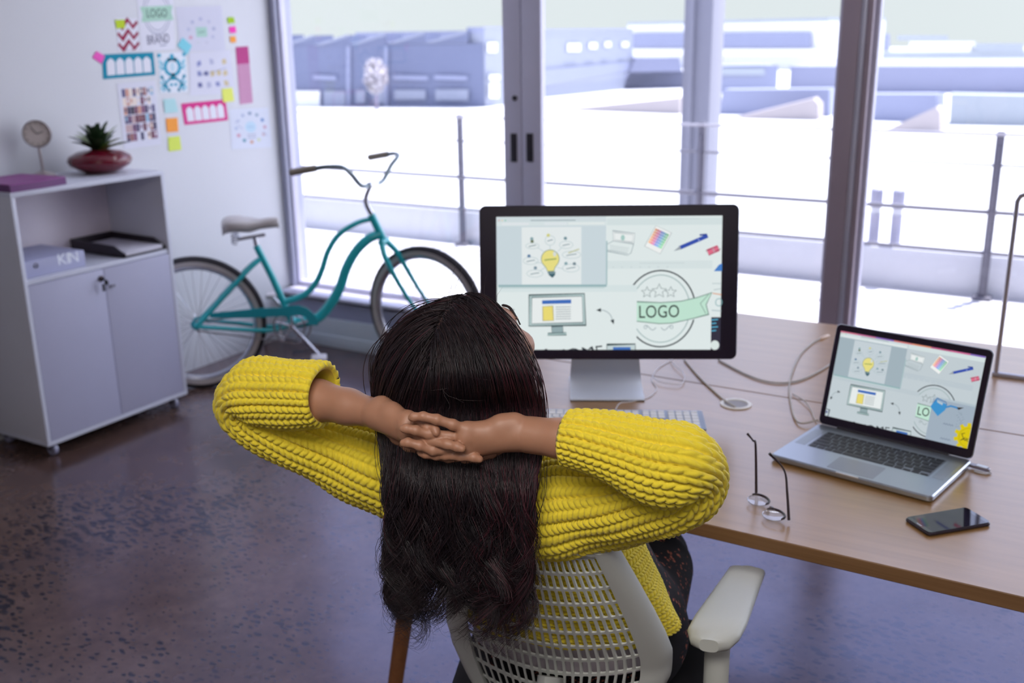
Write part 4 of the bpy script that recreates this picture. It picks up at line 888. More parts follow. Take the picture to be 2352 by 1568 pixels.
paper('damask_sheet', 'white sheet with a teal damask pattern on the wall', 'paper', ((361, 122), (426, 119), (431, 211), (368, 214)), (222, 228, 236), d_dam)
def d_photo(c):
    r2 = random.Random(11); cols = [(112, 60, 74), (84, 70, 104), (150, 96, 90), (70, 64, 96), (190, 160, 160), (226, 220, 226), (130, 80, 110), (206, 150, 130), (96, 92, 130), (236, 220, 206), (60, 52, 70), (150, 186, 210)]
    for j in range(6):
        for i in range(9):
            if r2.random() < .16: continue
            x0, y0 = 10+i*9.2, 9+j*13.6; c.rect(x0, y0, x0+8.2, y0+12.2, cols[r2.randrange(len(cols))])
    c.lift()
    for j in range(6):
        for i in range(9):
            if r2.random() < .5: x0, y0 = 10+i*9.2, 9+j*13.6; c.ell(x0+4, y0+5, 2.6, 3.4, cols[r2.randrange(len(cols))], 8)
paper('photo_sheet', 'white contact sheet of many tiny photographs on the wall above the planter', 'paper', ((268, 192), (356, 185), (371, 331), (286, 343)), (216, 216, 228), d_photo)
def d_ring(c):
    ring_icons([(120, 140, 170), (140, 160, 180), (70, 120, 180), (196, 150, 170), (200, 176, 186), (206, 214, 170), (206, 150, 120), (60, 140, 160), (206, 140, 160), (180, 190, 214), (190, 196, 216), (170, 180, 206)], 36, 36, 4.2, 50, 48)(c)
    c.lift(); c.ell(50, 46, 14, 14, (190, 214, 230), 20); c.lift(); c.line([(42, 46), (58, 46)], 2, (150, 180, 206))
    for y in (66, 73): c.line([(40, y), (62, y-1)], 1.6, GRY)
    for s_ in ((12, 34, 24, 28), (18, 40, 30, 50), (80, 58, 90, 70)): c.line([(s_[0], s_[1]), (s_[2], s_[3])], 2, (176, 180, 206))
paper('circle_poster', 'white poster with a ring of small colourful icons, lowest right of the wall papers', 'poster', ((527, 251), (616, 247), (625, 338), (532, 343)), (214, 218, 230), d_ring)
def d_strip(c):
    c.rect(0, 0, 100, 30, (186, 70, 132)); c.rect(0, 30, 100, 100, (204, 152, 182)); c.lift()
    for k in range(12): c.line([(0, 34+k*5.6), (100, 34+k*5.6)], .9, (170, 112, 148))
paper('swatch_strip', 'tall magenta and pink striped swatch strip nearest the window frame', 'card', ((541, 108), (570, 106), (581, 236), (551, 240)), (204, 152, 182), d_strip)
nts = (('lime green', (190, 214, 50), ((264, 46), (286, 45), (288, 64), (268, 66)), 'at the corner of the zigzag card'),
       ('pink', (238, 96, 190), ((222, 117), (241, 128), (234, 147), (212, 132)), 'on the corner of the teal arched card'),
       ('cyan', (130, 206, 220), ((420, 86), (441, 105), (430, 126), (407, 104)), 'turned on its corner above the damask sheet'),
       ('pale aqua', (178, 218, 220), ((375, 228), (402, 226), (410, 257), (379, 260)), 'just below the damask sheet'),
       ('orange', (246, 160, 70), ((381, 272), (408, 270), (410, 302), (384, 304)), 'below the pale aqua note'),
       ('yellow green', (216, 230, 100), ((386, 315), (413, 312), (417, 344), (388, 348)), 'the lowest note under the orange one'),
       ('lemon yellow', (226, 232, 110), ((509, 204), (534, 201), (538, 232), (513, 235)), 'overlapping the top corner of the pink arched card'),
       ('small green', (166, 206, 40), ((522, 40), (537, 39), (540, 52), (524, 54)), 'topmost of three small notes near the window'),
       ('small magenta', (246, 70, 180), ((526, 62), (541, 60), (543, 75), (528, 76)), 'middle of three small notes near the window'),
       ('small orange', (250, 166, 70), ((528, 84), (541, 83), (543, 97), (530, 98)), 'lowest of three small notes near the window'))
for i, (nm, rgb, cor, where) in enumerate(nts): paper('sticky_note', f'{nm} sticky note {where}', 'sticky note', cor, rgb, None, 'sticky notes on the wall', lift=.0022)
# ================================================================== bicycle
WR = .330
HB = onz(453, 742, WR); HF = onz(978, 714, WR); BD = unit((HF-HB)*np.array((1, 1, 0))); BN = np.array((BD[1], -BD[0], 0.))
if BN@(CAM-HB) < 0: BN = -BN
def z1(x, y): return (x/2.6135+380, y/2.6135+330)
def bp(x, y, off=0., raw=True):
    if raw: x, y = z1(x, y)
    P = onplane(x, y, HB+BN*off, BN); return P
bk = thing('bicycle', 'turquoise step-through cruiser bicycle with cream saddle leaning by the window corner', 'bicycle', ((HB+HF)/2*np.array((1, 1, 0))))
m_teal = pm('turquoise_paint', (32, 182, 190), rough=.28, coat=.4, var=.05); m_teald = pm('teal_guard', (24, 156, 170), rough=.35, coat=.2)
m_chr = pm('chrome', (200, 200, 208), rough=.18, metal=.9, var=.01); m_tyre = pm('black_tyre', (40, 36, 42), rough=.75); m_side = pm('cream_sidewall', (184, 176, 174), rough=.7)
m_sad = pm('cream_saddle', (196, 190, 190), rough=.4); m_grip = pm('tan_grip', (146, 136, 122), rough=.6)
ST = -.62      # steering angle
zax = np.array((0, 0, 1.))
SD = BD*math.cos(ST)-BN*math.sin(ST)*-1 if False else BD*math.cos(-ST)+BN*math.sin(-ST); SD = unit(SD); SN = unit(BN*math.cos(-ST)-BD*math.sin(-ST))
def wheel(name, H, d, n, rear):
    Rw = np.stack([d, zax, np.cross(d, zax)], 1)
    def circ(r, k=64, off=0.): return [H+Rw@np.array((r*math.cos(t), r*math.sin(t), off)) for t in np.linspace(0, 2*PI, k, endpoint=False)]
    def torus(prof, name, mat, par, k=72):
        P = np.array([[H+Rw@np.array((r*math.cos(t), r*math.sin(t), w)) for r, w in prof] for t in np.linspace(0, 2*PI, k, endpoint=False)])
        mb = MB(); mb.grid(P, closed_u=True, closed_v=True); return mb.build(name, mat, par, sharp=60)
    t = torus([(WR-.022, -.0225), (WR-.008, -.019), (WR, -.008), (WR, .008), (WR-.008, .019), (WR-.022, .0225), (WR-.014, 0)], name, m_tyre, bk)
    torus([(WR-.021, -.0222), (WR-.032, -.023), (WR-.046, -.018), (WR-.046, .018), (WR-.032, .023), (WR-.021, .0222), (WR-.014, 0)], 'sidewall', m_side, t)
    torus([(WR-.046, -.015), (WR-.060, -.013), (WR-.066, 0), (WR-.060, .013), (WR-.046, .015)], 'rim', m_chr, t)
    mb = MB()
    for i in range(36):
        a = 2*PI*i/36; s_ = 1 if i % 2 else -1; b = a+(.5 if (i//2) % 2 else -.5)
        mb.tube([H+Rw@np.array((.018*math.cos(b), .018*math.sin(b), s_*.028)), H+Rw@np.array(((WR-.062)*math.cos(a), (WR-.062)*math.sin(a), 0))], .0012, 4, cap=False)
    mb.build('spokes', m_chr, t)
    mb = MB(); Rh = np.stack([d, np.cross(np.cross(d, zax), d), np.cross(d, zax)], 1)
    mb.lathe([(.006, -.062), (.012, -.055), (.014, -.036), (.026, -.032), (.026, -.026), (.015, -.022), (.015, .022), (.026, .026), (.026, .032), (.014, .036), (.012, .055), (.006, .062)], H, 20, Rh); mb.build('hub', m_teald if rear else m_chr, t)
    return t
wheel('rear_wheel', HB, BD, BN, True)
BBp = bp(765, 1078)
fr = MB(); S = spline
fr.tube([bp(545, 612), bp(640, 800), BBp], [.0165, .017, .018], 12)                                             # seat tube
dt = S([bp(1296, 540), bp(1218, 572), bp(1140, 650), bp(1085, 750), bp(1048, 860), bp(990, 962), bp(905, 1050), BBp], 40); fr.tube(dt, np.linspace(.0235, .026, 40), 14)
tt = S([bp(1236, 452), bp(1150, 476), bp(1042, 545), bp(976, 645), bp(942, 750), bp(900, 838), bp(830, 908), bp(712, 950)], 40); fr.tube(tt, np.linspace(.0125, .0165, 40), 12)
fr.tube([bp(1234, 425), bp(1305, 572)], .0195, 16)                                                               # head tube
for s_ in (-1, 1):
    fr.tube(S([bp(570, 690)+BN*s_*.014, bp(480, 768)+BN*s_*.045, bp(232, 1040)+BN*s_*.062, HB+BN*s_*.062], 16), .0112, 10)
    fr.tube(S([BBp+BN*s_*.02, bp(640, 1108)+BN*s_*.035, bp(400, 1092)+BN*s_*.058, HB+BN*s_*.062], 16), .0105, 10)
fr.tube([BBp-BN*.04, BBp+BN*.04], .024, 16)
fr.build('frame', m_teal, bk, sharp=60)
mb = MB(); gp = [(262, 1018), (560, 988), (700, 984), (740, 972), (800, 970), (850, 985), (890, 1020), (915, 1060), (918, 1090), (870, 1090), (840, 1040), (800, 1030), (740, 1036), (700, 1036), (500, 1046), (270, 1046)]
g0 = np.array([bp(x, y, .066) for x, y in gp])
def chain_pt(p): return p
mb.smooth = False; n = len(gp); V = [p for p in g0]+[p-BN*.006 for p in g0]; tri = tessellate_polygon([[Vector((x, y, 0)) for x, y in gp]])
mb.add(V, [tuple(t) for t in tri]+[tuple(n+i for i in t) for t in tri]+[(k, (k+1) % n, n+(k+1) % n, n+k) for k in range(n)]); mb.build('chain_guard', m_teald, bk)
mb = MB(); Rn = np.stack([BD, zax, np.cross(BD, zax)], 1); CRK = BBp+BN*.058
cn = CRK-BN*.004
pts = [cn+Rn@np.array((.088*math.cos(t), .088*math.sin(t), 0)) for t in np.linspace(0, 2*PI, 48, endpoint=False)]; mb.tube(pts, .0045, 6, closed=True)
pts = [cn+Rn@np.array((.060*math.cos(t), .060*math.sin(t), 0)) for t in np.linspace(0, 2*PI, 40, endpoint=False)]; mb.tube(pts, .004, 6, closed=True)
for k in range(5): a = 2*PI*k/5+.3; mb.tube([cn, cn+Rn@np.array((.088*math.cos(a), .088*math.sin(a), 0))], .006, 6)
mb.build('chainring', m_chr, bk)
def crank(tip, near):
    s_ = 1 if near else -1; a = BBp+BN*s_*.070; b = bp(*tip)+BN*s_*.085
    mb = MB(); mb.tube([a-BN*s_*.03, a], .016, 12); mb.tube([a, b], [.012, .009], 10, flat_=(1, 1)); o = mb.build('crank_arm', m_chr, bk)
    mb = MB(); Rp = np.stack([unit(np.cross(BN, zax)), BN, zax], 1); mb.box(b+BN*s_*.05, (.075, .085, .022), Rp, bev=.006); mb.tube([b, b+BN*s_*.095], .006, 8); mb.build('pedal', pm('white_pedal', (206, 200, 204), rough=.5), o)
crank((925, 1240), True); crank((640, 948), False)
mb = MB(); Q = [HB+BN*.05, bp(420, 1122, .05), bp(700, 1150, .05)]; mb.tube([HB+BN*.055+zax*.022, bp(690, 1010, .055)], .004, 6); mb.tube([HB+BN*.055-zax*.022, BBp+BN*.055-zax*.085], .004, 6); mb.build('chain', pm('chain_steel', (150, 146, 150), rough=.4, metal=.7), bk)
mb = MB(); ks = bp(690, 1130, .06); kfoot = onz(*z1(600, 1196), .01); mb.tube(S([ks, (ks+kfoot)/2+np.array((0, 0, .02)), kfoot], 10), .007, 8); mb.build('kickstand', pm('white_stand', (200, 196, 204), rough=.4), bk)
# saddle: wide rear at the left, nose to the right, springs below
mb = MB(); sp0, sp1 = bp(512, 505), bp(600, 497); P = []
sc = depth_of(sp0)/FPX/2.6135
for u, hw, zt in ((-148, .035, -26), (-140, .085, -10), (-110, .112, 0), (-60, .108, 2), (-10, .070, -8), (50, .038, -18), (105, .028, -12), (140, .024, -10), (150, .010, -16)):
    c0 = sp0+BD*u*sc*1.12+zax*(zt*sc+.035); row = []
    for k in range(12):
        a = 2*PI*k/12; top = math.sin(a) > 0; row.append(c0+BN*hw*math.cos(a)*(1 if top else .96)+zax*(.022*math.sin(a) if top else (.052 if u < 20 else .03)*math.sin(a)))
    P.append(row)
mb.grid(np.array(P), closed_v=True); mb.add(P[0], [tuple(range(12))]); mb.add(P[-1], [tuple(range(12))[::-1]]); sd = mb.build('saddle', m_sad, bk, sharp=75)
for s_ in (-1, 1):
    c0 = sp0+BD*(-92*sc)+BN*s_*.06-zax*.012; mb = MB(); mb.tube([c0+np.array((.014*math.cos(t), .014*math.sin(t), -.052*t/25)) for t in np.linspace(0, 25, 60)], .0032, 5); mb.build('spring', m_chr, sd)
mb = MB(); mb.tube([bp(550, 622), bp(535, 560)], .0125, 12); mb.tube([bp(430, 575), bp(600, 545)], .008, 8); mb.build('seat_post', m_chr, bk)
# fork and front wheel, steered
crown = bp(1312, 588); hs = HF
dr = hs-crown
wheel('front_wheel', HF, SD, SN, False)
mb = MB()
for s_ in (-1, 1):
    o_ = SN*s_*.062
    a = crown+SN*s_*.02; b = crown*.82+hs*.18+SN*s_*.055-SD*.004; c_ = crown*.5+hs*.5+o_+SD*-.012; d_ = crown*.2+hs*.8+o_-SD*.012
    mb.tube(S([a, b, c_, d_, hs+o_], 26), np.linspace(.016, .009, 26), 10)
mb.tube([crown-SN*.03, crown+SN*.03], .017, 10); mb.build('fork', m_teal, bk)
mb = MB(); clamp = bp(1242, 246); mb.tube(S([bp(1236, 420), bp(1210, 370), bp(1204, 325), bp(1222, 275), clamp], 22), np.linspace(.014, .011, 22), 12); mb.tube([clamp-SN*.03, clamp+SN*.03], .017, 12); mb.build('stem', m_chr, bk)
mb = MB(); half = [(0, 0, 0), (.05, .0, .0), (.10, .0, .012), (.17, -.0, .072), (.235, .0, .110), (.285, -.05, .116), (.305, -.12, .105)]
tip = []
def hb(s_, a, b, z): return clamp+SN*s_*a+SD*b+zax*z
path = [hb(1, *q) for q in half[::-1]]+[hb(-1, *q) for q in half[1:]]; mb.tube(S(path, 70), .0115, 10); mb.build('handlebar', pm('dull_chrome', (112, 124, 130), rough=.3, metal=.6), bk)
for s_ in (1, -1):
    mb = MB(); mb.tube(S([hb(s_, .300, -.10, .110), hb(s_, .312, -.165, .098), hb(s_, .320, -.23, .086)], 14), [.0150, .0172, .0155, .0172, .0155, .0172, .0155, .0172, .0155, .0172, .0155, .0172, .0165, .015], 10); mb.build('grip', m_grip, bk)
# ================================================================== office chair
CT = math.radians(15); CFv = np.array((-math.sin(CT), math.cos(CT), 0)); CRv = np.array((math.cos(CT), math.sin(CT), 0))
CC = np.array((-.787, 1.529, 0))
def W(l, f_, h): return CC+CRv*l+CFv*f_+np.array((0, 0, h))
ch = thing('office_chair', 'white office chair with slotted plastic backrest and black seat, holding the seated woman', 'chair', CC)
m_wp = pm('white_chair_plastic', (204, 206, 200), rough=.38, var=.015); m_seat = pm('black_seat_fabric', (22, 20, 26), rough=.9, var=.1, vscale=60)
BT, BB_ = .915, .50
def back_f(h): return -.305+(BT-h)*.46 if h > .62 else -.305+(BT-.62)*.46+(.62-h)*.22
def half_w(h): return float(np.interp(h, [.46, .54, .60, .65, .70, .76, .84, .915], [.125, .170, .192, .194, .184, .168, .144, .120]))
def back_pt(s_, h, off=0.):
    """s_ in -1..1 across, h height, off towards the rear"""
    hw = half_w(h); l = s_*hw; f_ = back_f(h)+.045*s_*s_*(hw/.2)**2
    n = unit(np.array((-.55*s_, -1., -.42)))
    return W(l+n[0]*off, f_+n[1]*off, h+n[2]*off)
# frame rails left and right plus top bar, as a swept flat section
def rail(s_):
    P = []
    hs = np.linspace(.47, BT, 40)
    for h in hs:
        wi = .76+.06*(h-.47)/.45; row = []
        for u, o in ((wi, .0), (wi+.02, .010), (.93, .013), (1.0, .009), (1.03, -.004), (1.0, -.016), (.93, -.02), (wi, -.008)): row.append(back_pt(s_*u, h, o))
        P.append(row)
    return np.array(P)
bkr = MB()
for s_ in (-1, 1):
    P = rail(s_); bkr.grid(P, closed_v=True); bkr.add(P[0], [tuple(range(8))]); bkr.add(P[-1], [tuple(range(8))])
P = np.array([[back_pt(u, BT-.012*(1-abs(u))**.5*0+dz, o) for dz, o in ((-.016, .004), (-.004, .010), (.004, .004), (.004, -.008), (-.004, -.014), (-.016, -.008))] for u in np.linspace(-.86, .86, 24)]); bkr.grid(P, closed_v=True)
back_fr = bkr.build('backrest_frame', m_wp, ch, sharp=50)
# slotted panel: cells with rounded openings
mb = MB(); NC, NR = 21, 11
def cellpt(u, v, o):   # u,v in 0..1
    s_ = (u*2-1)*.80; h = .505+(BT-.012-.505)*v+.030*(s_*s_-.3)*(1-v)*1.4-.012*(1-s_*s_)*v
    return back_pt(s_, min(h, BT-.004), o)
def ringpts(n_side, a, b):
    """outer rectangle / inner rounded rectangle sampled alike"""
    return None
th = .0019; inset_u, inset_v = .15, .07
tpl_o = [(0, 0), (.5, 0), (1, 0), (1, .5), (1, 1), (.5, 1), (0, 1), (0, .5)]
def hole():
    a0, a1, b0, b1 = inset_u, 1-inset_u, inset_v, 1-inset_v; r = .17; rv = .075; o = []
    for cx, cy, st in ((a0+r, b0+rv, PI), (a1-r, b0+rv, 1.5*PI), (a1-r, b1-rv, 0), (a0+r, b1-rv, PI/2)):
        for k in range(3): t = st+PI/2*k/2; o.append((cx+r*math.cos(t), cy+rv*math.sin(t)))
    return o
H12 = hole()
O12 = [(0, .12), (0, 0), (.3, 0), (.7, 0), (1, 0), (1, .12), (1, .88), (1, 1), (.7, 1), (.3, 1), (0, 1), (0, .88)]
for i in range(NC):
    for j in range(NR):
        for o_, flip in ((th, False), (-th, True)):
            V = [cellpt((i+u)/NC, (j+v)/NR, o_) for u, v in O12]+[cellpt((i+u)/NC, (j+v)/NR, o_) for u, v in H12]
            F = [(k, (k+1) % 12, 12+(k+1) % 12, 12+k) for k in range(12)]
            mb.add(V, [f[::-1] for f in F] if flip else F, smooth=False)
        V = [cellpt((i+u)/NC, (j+v)/NR, th) for u, v in H12]+[cellpt((i+u)/NC, (j+v)/NR, -th) for u, v in H12]
        mb.add(V, [(k, (k+1) % 12, 12+(k+1) % 12, 12+k) for k in range(12)])
mb.build('backrest_panel', m_wp, ch)
# seat
P = []
SZ = .475
for f_, hw, zt, zb in ((-.235, .10, -.02, -.045), (-.21, .185, .0, -.06), (-.10, .225, .006, -.065), (.05, .245, .002, -.065), (.20, .248, .0, -.06), (.285, .235, -.012, -.056), (.325, .20, -.03, -.05), (.335, .12, -.036, -.045)):
    row = []
    for k in range(20):
        a = 2*PI*k/20; cs, sn = math.cos(a), math.sin(a); e = .55
        row.append(W(hw*abs(cs)**e*np.sign(cs), f_, SZ+((zt-(zt+zb)/2)*abs(sn)**e*np.sign(sn)+(zt+zb)/2)))
    P.append(row)
P = np.array(P); mb = MB(); mb.grid(P, closed_v=True); mb.add(P[0], [tuple(range(20))]); mb.add(P[-1], [tuple(range(20))[::-1]]); mb.build('seat', m_seat, ch, sharp=80)
mb = MB(); mb.box(W(0, .03, SZ-.085), (.30, .36, .035), rotz(CT), bev=.01); mb.build('seat_pan', m_wp, ch)
mb = MB(); mb.tube(spline([W(0, -.10, SZ-.095), W(0, -.22, SZ-.08), W(0, -.255, .47), W(0, back_f(.60)-.012, .60)], 16), [.03]*16, 10, flat_=(1.6, .7)); mb.build('back_spine', m_wp, ch)
# armrests
padc = onz(1662, 1385, .68)
for s_ in (1, -1):
    zA = .68 if s_ > 0 else .60; rows = []
    a0, a1 = onz(1718, 1297, .68), onz(1632, 1456, .68)
    la0, lf0 = (a0-CC)@CRv, (a0-CC)@CFv; la1, lf1 = (a1-CC)@CRv, (a1-CC)@CFv
    if s_ < 0: la0, la1, lf0, lf1 = .19, .19, .26, .06   # the far arm is swung in and lowered
    for t, hw in ((-.035, .012), (-.02, .026), (.02, .034), (.15, .036), (.45, .041), (.75, .046), (.92, .045), (1.0, .034), (1.03, .016)):
        l = s_*(la0+(la1-la0)*t); f_ = lf0+(lf1-lf0)*t; row = []
        for k in range(16):
            a = 2*PI*k/16; e = .6; cs, sn = math.cos(a), math.sin(a)
            row.append(W(l+hw*abs(cs)**e*np.sign(cs), f_, zA-.012+.012*abs(sn)**e*np.sign(sn)-(.006 if t > .95 or t < 0 else 0)))
        rows.append(row)
    mb = MB(); P = np.array(rows); mb.grid(P, closed_v=True); mb.add(P[0], [tuple(range(16))]); mb.add(P[-1], [tuple(range(16))[::-1]]); pad = mb.build('armrest', m_wp, ch, sharp=70)
    l = s_*(la0+(la1-la0)*.80); f_ = lf0+(lf1-lf0)*.80
    mb = MB(); mb.tube(spline([W(l, f_, zA-.02), W(l, f_, .53), W(l, f_+.01, .44), W(s_*.17, f_+.06, .395), W(s_*.10, .02, .395)], 20), [.02]*20, 12, flat_=(1.15, .8)); mb.build('armrest_post', m_wp, pad)
# column and five-star base
mb = MB(); mb.tube([W(0, 0, .39), W(0, 0, .12)], [.028, .032], 16); mb.build('column', pm('chair_column', (90, 90, 96), rough=.35, metal=.5), ch)
for k in range(5):
    a = 2*PI*k/5+CT+.3; d = np.array((math.cos(a), math.sin(a), 0)); e_ = W(0, 0, 0)+d*.29
    mb = MB(); mb.tube([W(0, 0, .115)+d*.02, W(0, 0, .105)+d*.15, e_+np.array((0, 0, .075))], [.03, .026, .018], 10, flat_=(.7, 1)); lg = mb.build('base_leg', m_wp, ch)
    mb = MB(); s2 = np.cross(d, zax)
    for q in (-1, 1): mb.lathe([(.022, -.008), (.027, -.005), (.027, .005), (.022, .008)], e_+s2*.013*q+np.array((0, 0, .0275)), 16, np.stack([d, zax, s2], 1))
    mb.tube([e_+np.array((0, 0, .03)), e_+np.array((0, 0, .075))], .008, 8); mb.build('caster', m_dark, lg)
# ================================================================== person: signed-distance bodies
class SDF:
    """smooth union of round cones / ellipsoids on a grid, meshed by surface nets"""
    def __init__(s, lo, hi, h):
        s.lo = np.array(lo, np.float32); s.h = h; s.n = np.ceil((np.array(hi)-lo)/h).astype(int)+1
        s.g = np.full(s.n, .05, np.float32)
    def _block(s, a, b, pad):
        i0 = np.clip(np.floor((np.minimum(a, b)-pad-s.lo)/s.h).astype(int), 0, s.n); i1 = np.clip(np.ceil((np.maximum(a, b)+pad-s.lo)/s.h).astype(int)+1, 0, s.n)
        if np.any(i1 <= i0): return None
        ax = [s.lo[k]+s.h*np.arange(i0[k], i1[k], dtype=np.float32) for k in range(3)]
        return tuple(slice(i0[k], i1[k]) for k in range(3)), np.meshgrid(*ax, indexing='ij')
    def _mix(s, sl, d, k, sub=False):
        g = s.g[sl]
        if sub: d = -d; hh = np.clip(.5-.5*(g-d)/k, 0, 1); s.g[sl] = g*(1-hh)+d*hh+k*hh*(1-hh); return
        if k <= 0: s.g[sl] = np.minimum(g, d); return
        hh = np.clip(.5+.5*(g-d)/k, 0, 1); s.g[sl] = g*(1-hh)+d*hh-k*hh*(1-hh)
    def cone(s, a, b, ra, rb, k=.004, flat_=None):
        a = np.asarray(a, np.float32); b = np.asarray(b, np.float32); r = s._block(a, b, max(ra, rb)+k+.02)
        if r is None: return s
        sl, (X, Y, Z) = r; ba = b-a; l2 = float(ba@ba)+1e-12
        px, py, pz = X-a[0], Y-a[1], Z-a[2]; t = np.clip((px*ba[0]+py*ba[1]+pz*ba[2])/l2, 0, 1)
        qx, qy, qz = px-t*ba[0], py-t*ba[1], pz-t*ba[2]
        if flat_ is not None:
            ax, f = flat_; ax = np.asarray(ax, np.float32); dd = qx*ax[0]+qy*ax[1]+qz*ax[2]; e = (1/f-1)*dd; qx, qy, qz = qx+e*ax[0], qy+e*ax[1], qz+e*ax[2]
        s._mix(sl, np.sqrt(qx*qx+qy*qy+qz*qz)-(ra+(rb-ra)*t), k); return s
    def chain(s, pts, rs, k=.004, flat_=None):
        for i in range(len(pts)-1): s.cone(pts[i], pts[i+1], rs[i], rs[i+1], k, flat_)
        return s
    def ell(s, c, R, rad, k=.01, sub=False):
        c = np.asarray(c, np.float32); m = max(rad); r = s._block(c, c, m+k+.02)
        if r is None: return s
        sl, (X, Y, Z) = r; p = [X-c[0], Y-c[1], Z-c[2]]; q = [sum(R[i][j]*p[j] for j in range(3))/rad[i] for i in range(3)]
        k0 = np.sqrt(sum(v*v for v in q)); k1 = np.sqrt(sum((v/rad[i])**2 for i, v in enumerate(q)))
        s._mix(sl, k0*(k0-1)/(k1+1e-9), k, sub); return s
    def mesh(s, smooth=2):
        g = s.g; ins = g < 0; n = s.n
        c = [ins[i:n[0]-1+i, j:n[1]-1+j, k:n[2]-1+k] for i in (0, 1) for j in (0, 1) for k in (0, 1)]
        cnt = sum(x.astype(np.int8) for x in c); act = (cnt > 0) & (cnt < 8); idx = np.argwhere(act)
        vid = np.full(act.shape, -1, np.int32); vid[act] = np.arange(len(idx)); acc = np.zeros((len(idx), 3)); m = np.zeros(len(idx))
        corner = [np.array((i, j, k)) for i in (0, 1) for j in (0, 1) for k in (0, 1)]
        val = [g[tuple((idx+o).T)] for o in corner]
        for p in range(8):
            for q in range(p+1, 8):
                if np.abs(corner[p]-corner[q]).sum() != 1: continue
                cr = (val[p] < 0) != (val[q] < 0); t = np.where(cr, val[p]/(val[p]-val[q]+1e-12), 0)
                acc[cr] += (corner[p]+np.outer(t, corner[q]-corner[p]))[cr]; m[cr] += 1
        V = s.lo+s.h*(idx+acc/m[:, None]); F = []
        for ax in range(3):
            o1, o2 = [(1, 2), (2, 0), (0, 1)][ax]
            a = ins.take(range(n[ax]-1), ax); b = ins.take(range(1, n[ax]), ax); cr = np.argwhere(a != b)
            ok = (cr[:, o1] > 0) & (cr[:, o2] > 0) & (cr[:, o1] < n[o1]-1) & (cr[:, o2] < n[o2]-1); cr = cr[ok]
            e1 = np.zeros(3, int); e1[o1] = 1; e2 = np.zeros(3, int); e2[o2] = 1
            q = np.stack([vid[tuple(x.T)] for x in (cr-e1-e2, cr-e2, cr, cr-e1)], 1)
            fl = b[tuple(cr.T)]; q[fl] = q[fl][:, ::-1]; F.append(q)
        F = np.concatenate(F); F = F[(F >= 0).all(1)]
        for _ in range(smooth):
            A = np.zeros_like(V); w = np.zeros(len(V))
            for i in range(4):
                np.add.at(A, F[:, i], V[F[:, (i+1) % 4]]); np.add.at(A, F[:, (i+1) % 4], V[F[:, i]]); np.add.at(w, F[:, i], 1); np.add.at(w, F[:, (i+1) % 4], 1)
            V = V*.5+.5*A/np.maximum(w, 1)[:, None]
        return V, F
PX = lambda t: at(*t)
person = thing('person', 'woman in a chunky yellow knit cardigan leaning back, hands clasped behind her long dark hair', 'person', CC)
PERSON_T = CC
def pbuild(name, V, F, mats, mi=None, parent=None, sharp=None, **k):
    return raw_mesh(name, np.asarray(V)-PERSON_T, F, mats, parent or person, mi, None, sharp, **k)
# ---- skin
def skin_material():
    m = pm('warm_skin', (174, 126, 100), rough=.46, var=.08, vscale=30); b = m.node_tree.nodes['Principled BSDF']
    b.inputs['Subsurface Weight'].default_value = .12; b.inputs['Subsurface Radius'].default_value = (.012, .005, .003); b.inputs['Subsurface Scale'].default_value = .4
    nt = m.node_tree; tc = nt.nodes.new('ShaderNodeTexCoord'); n2 = nt.nodes.new('ShaderNodeTexNoise'); n2.inputs['Scale'].default_value = 420; n2.inputs['Detail'].default_value = 3
    bp_ = nt.nodes.new('ShaderNodeBump'); bp_.inputs['Strength'].default_value = .12; bp_.inputs['Distance'].default_value = .0006
    nt.links.new(tc.outputs['Object'], n2.inputs['Vector']); nt.links.new(n2.outputs['Fac'], bp_.inputs['Height']); nt.links.new(bp_.outputs[0], b.inputs['Normal']); return m
m_skin = skin_material()
# ---- joints
E_R, E_L = at(1585, 1050, 1.40), at(562, 905, 1.63)
S_R, S_L = at(1345, 1148, 1.59), at(905, 1080, 1.70)
W_R, W_L = at(1193, 996, 1.462), at(862, 949, 1.525)
HC = at(1086, 832, 1.58)
hyaw, hpit = math.radians(13), math.radians(33)
h0 = CFv*math.cos(hyaw)+CRv*math.sin(hyaw); HR = CRv*math.cos(hyaw)-CFv*math.sin(hyaw)
HFv = h0*math.cos(hpit)+zax*math.sin(hpit); HU = zax*math.cos(hpit)-h0*math.sin(hpit); HM = np.stack([HR, HFv, HU])
def hp(r, f_, u): return HC+HR*r+HFv*f_+HU*u
# ---- whole body, coarse
lo = np.minimum.reduce([E_R, E_L, S_R, W(-.3, .9, 0), W(.3, .9, 0), W(-.3, -.5, 0), W(.3, -.5, 0)])-.12; hi = np.maximum.reduce([E_R, E_L, HC, W(-.3, .8, 0), W(.3, .8, 0), W(.3, -.4, 0)])+.2; lo[2] = -.01
B = SDF(lo, hi, .0065)
B.ell(W(0, .03, .56), np.stack([CRv, CFv, zax]), (.165, .12, .11), .02); B.cone(W(-.01, -.01, .62), W(-.06, -.10, .86), .115, .115, .05, (CFv, .78)); B.cone(W(.03, -.165, .945), W(-.19, -.16, .945), .07, .07, .05)
B.cone(W(-.085, -.20, .98), W(-.105, -.225, 1.11), .05, .047, .03)
B.chain([S_R, at(1440, 1146, 1.53), at(1530, 1115, 1.475), E_R], [.044, .040, .036, .033], .03); B.chain([S_L, at(800, 1048, 1.70), at(720, 1015, 1.688), at(620, 968, 1.668), E_L], [.044, .042, .040, .036, .033], .03)
B.chain([E_R, at(1400, 1018, 1.425), at(1310, 1006, 1.437)], [.036, .033, .0275], .012); B.chain([E_L, at(690, 915, 1.595), at(740, 921, 1.575)], [.036, .034, .031], .012)
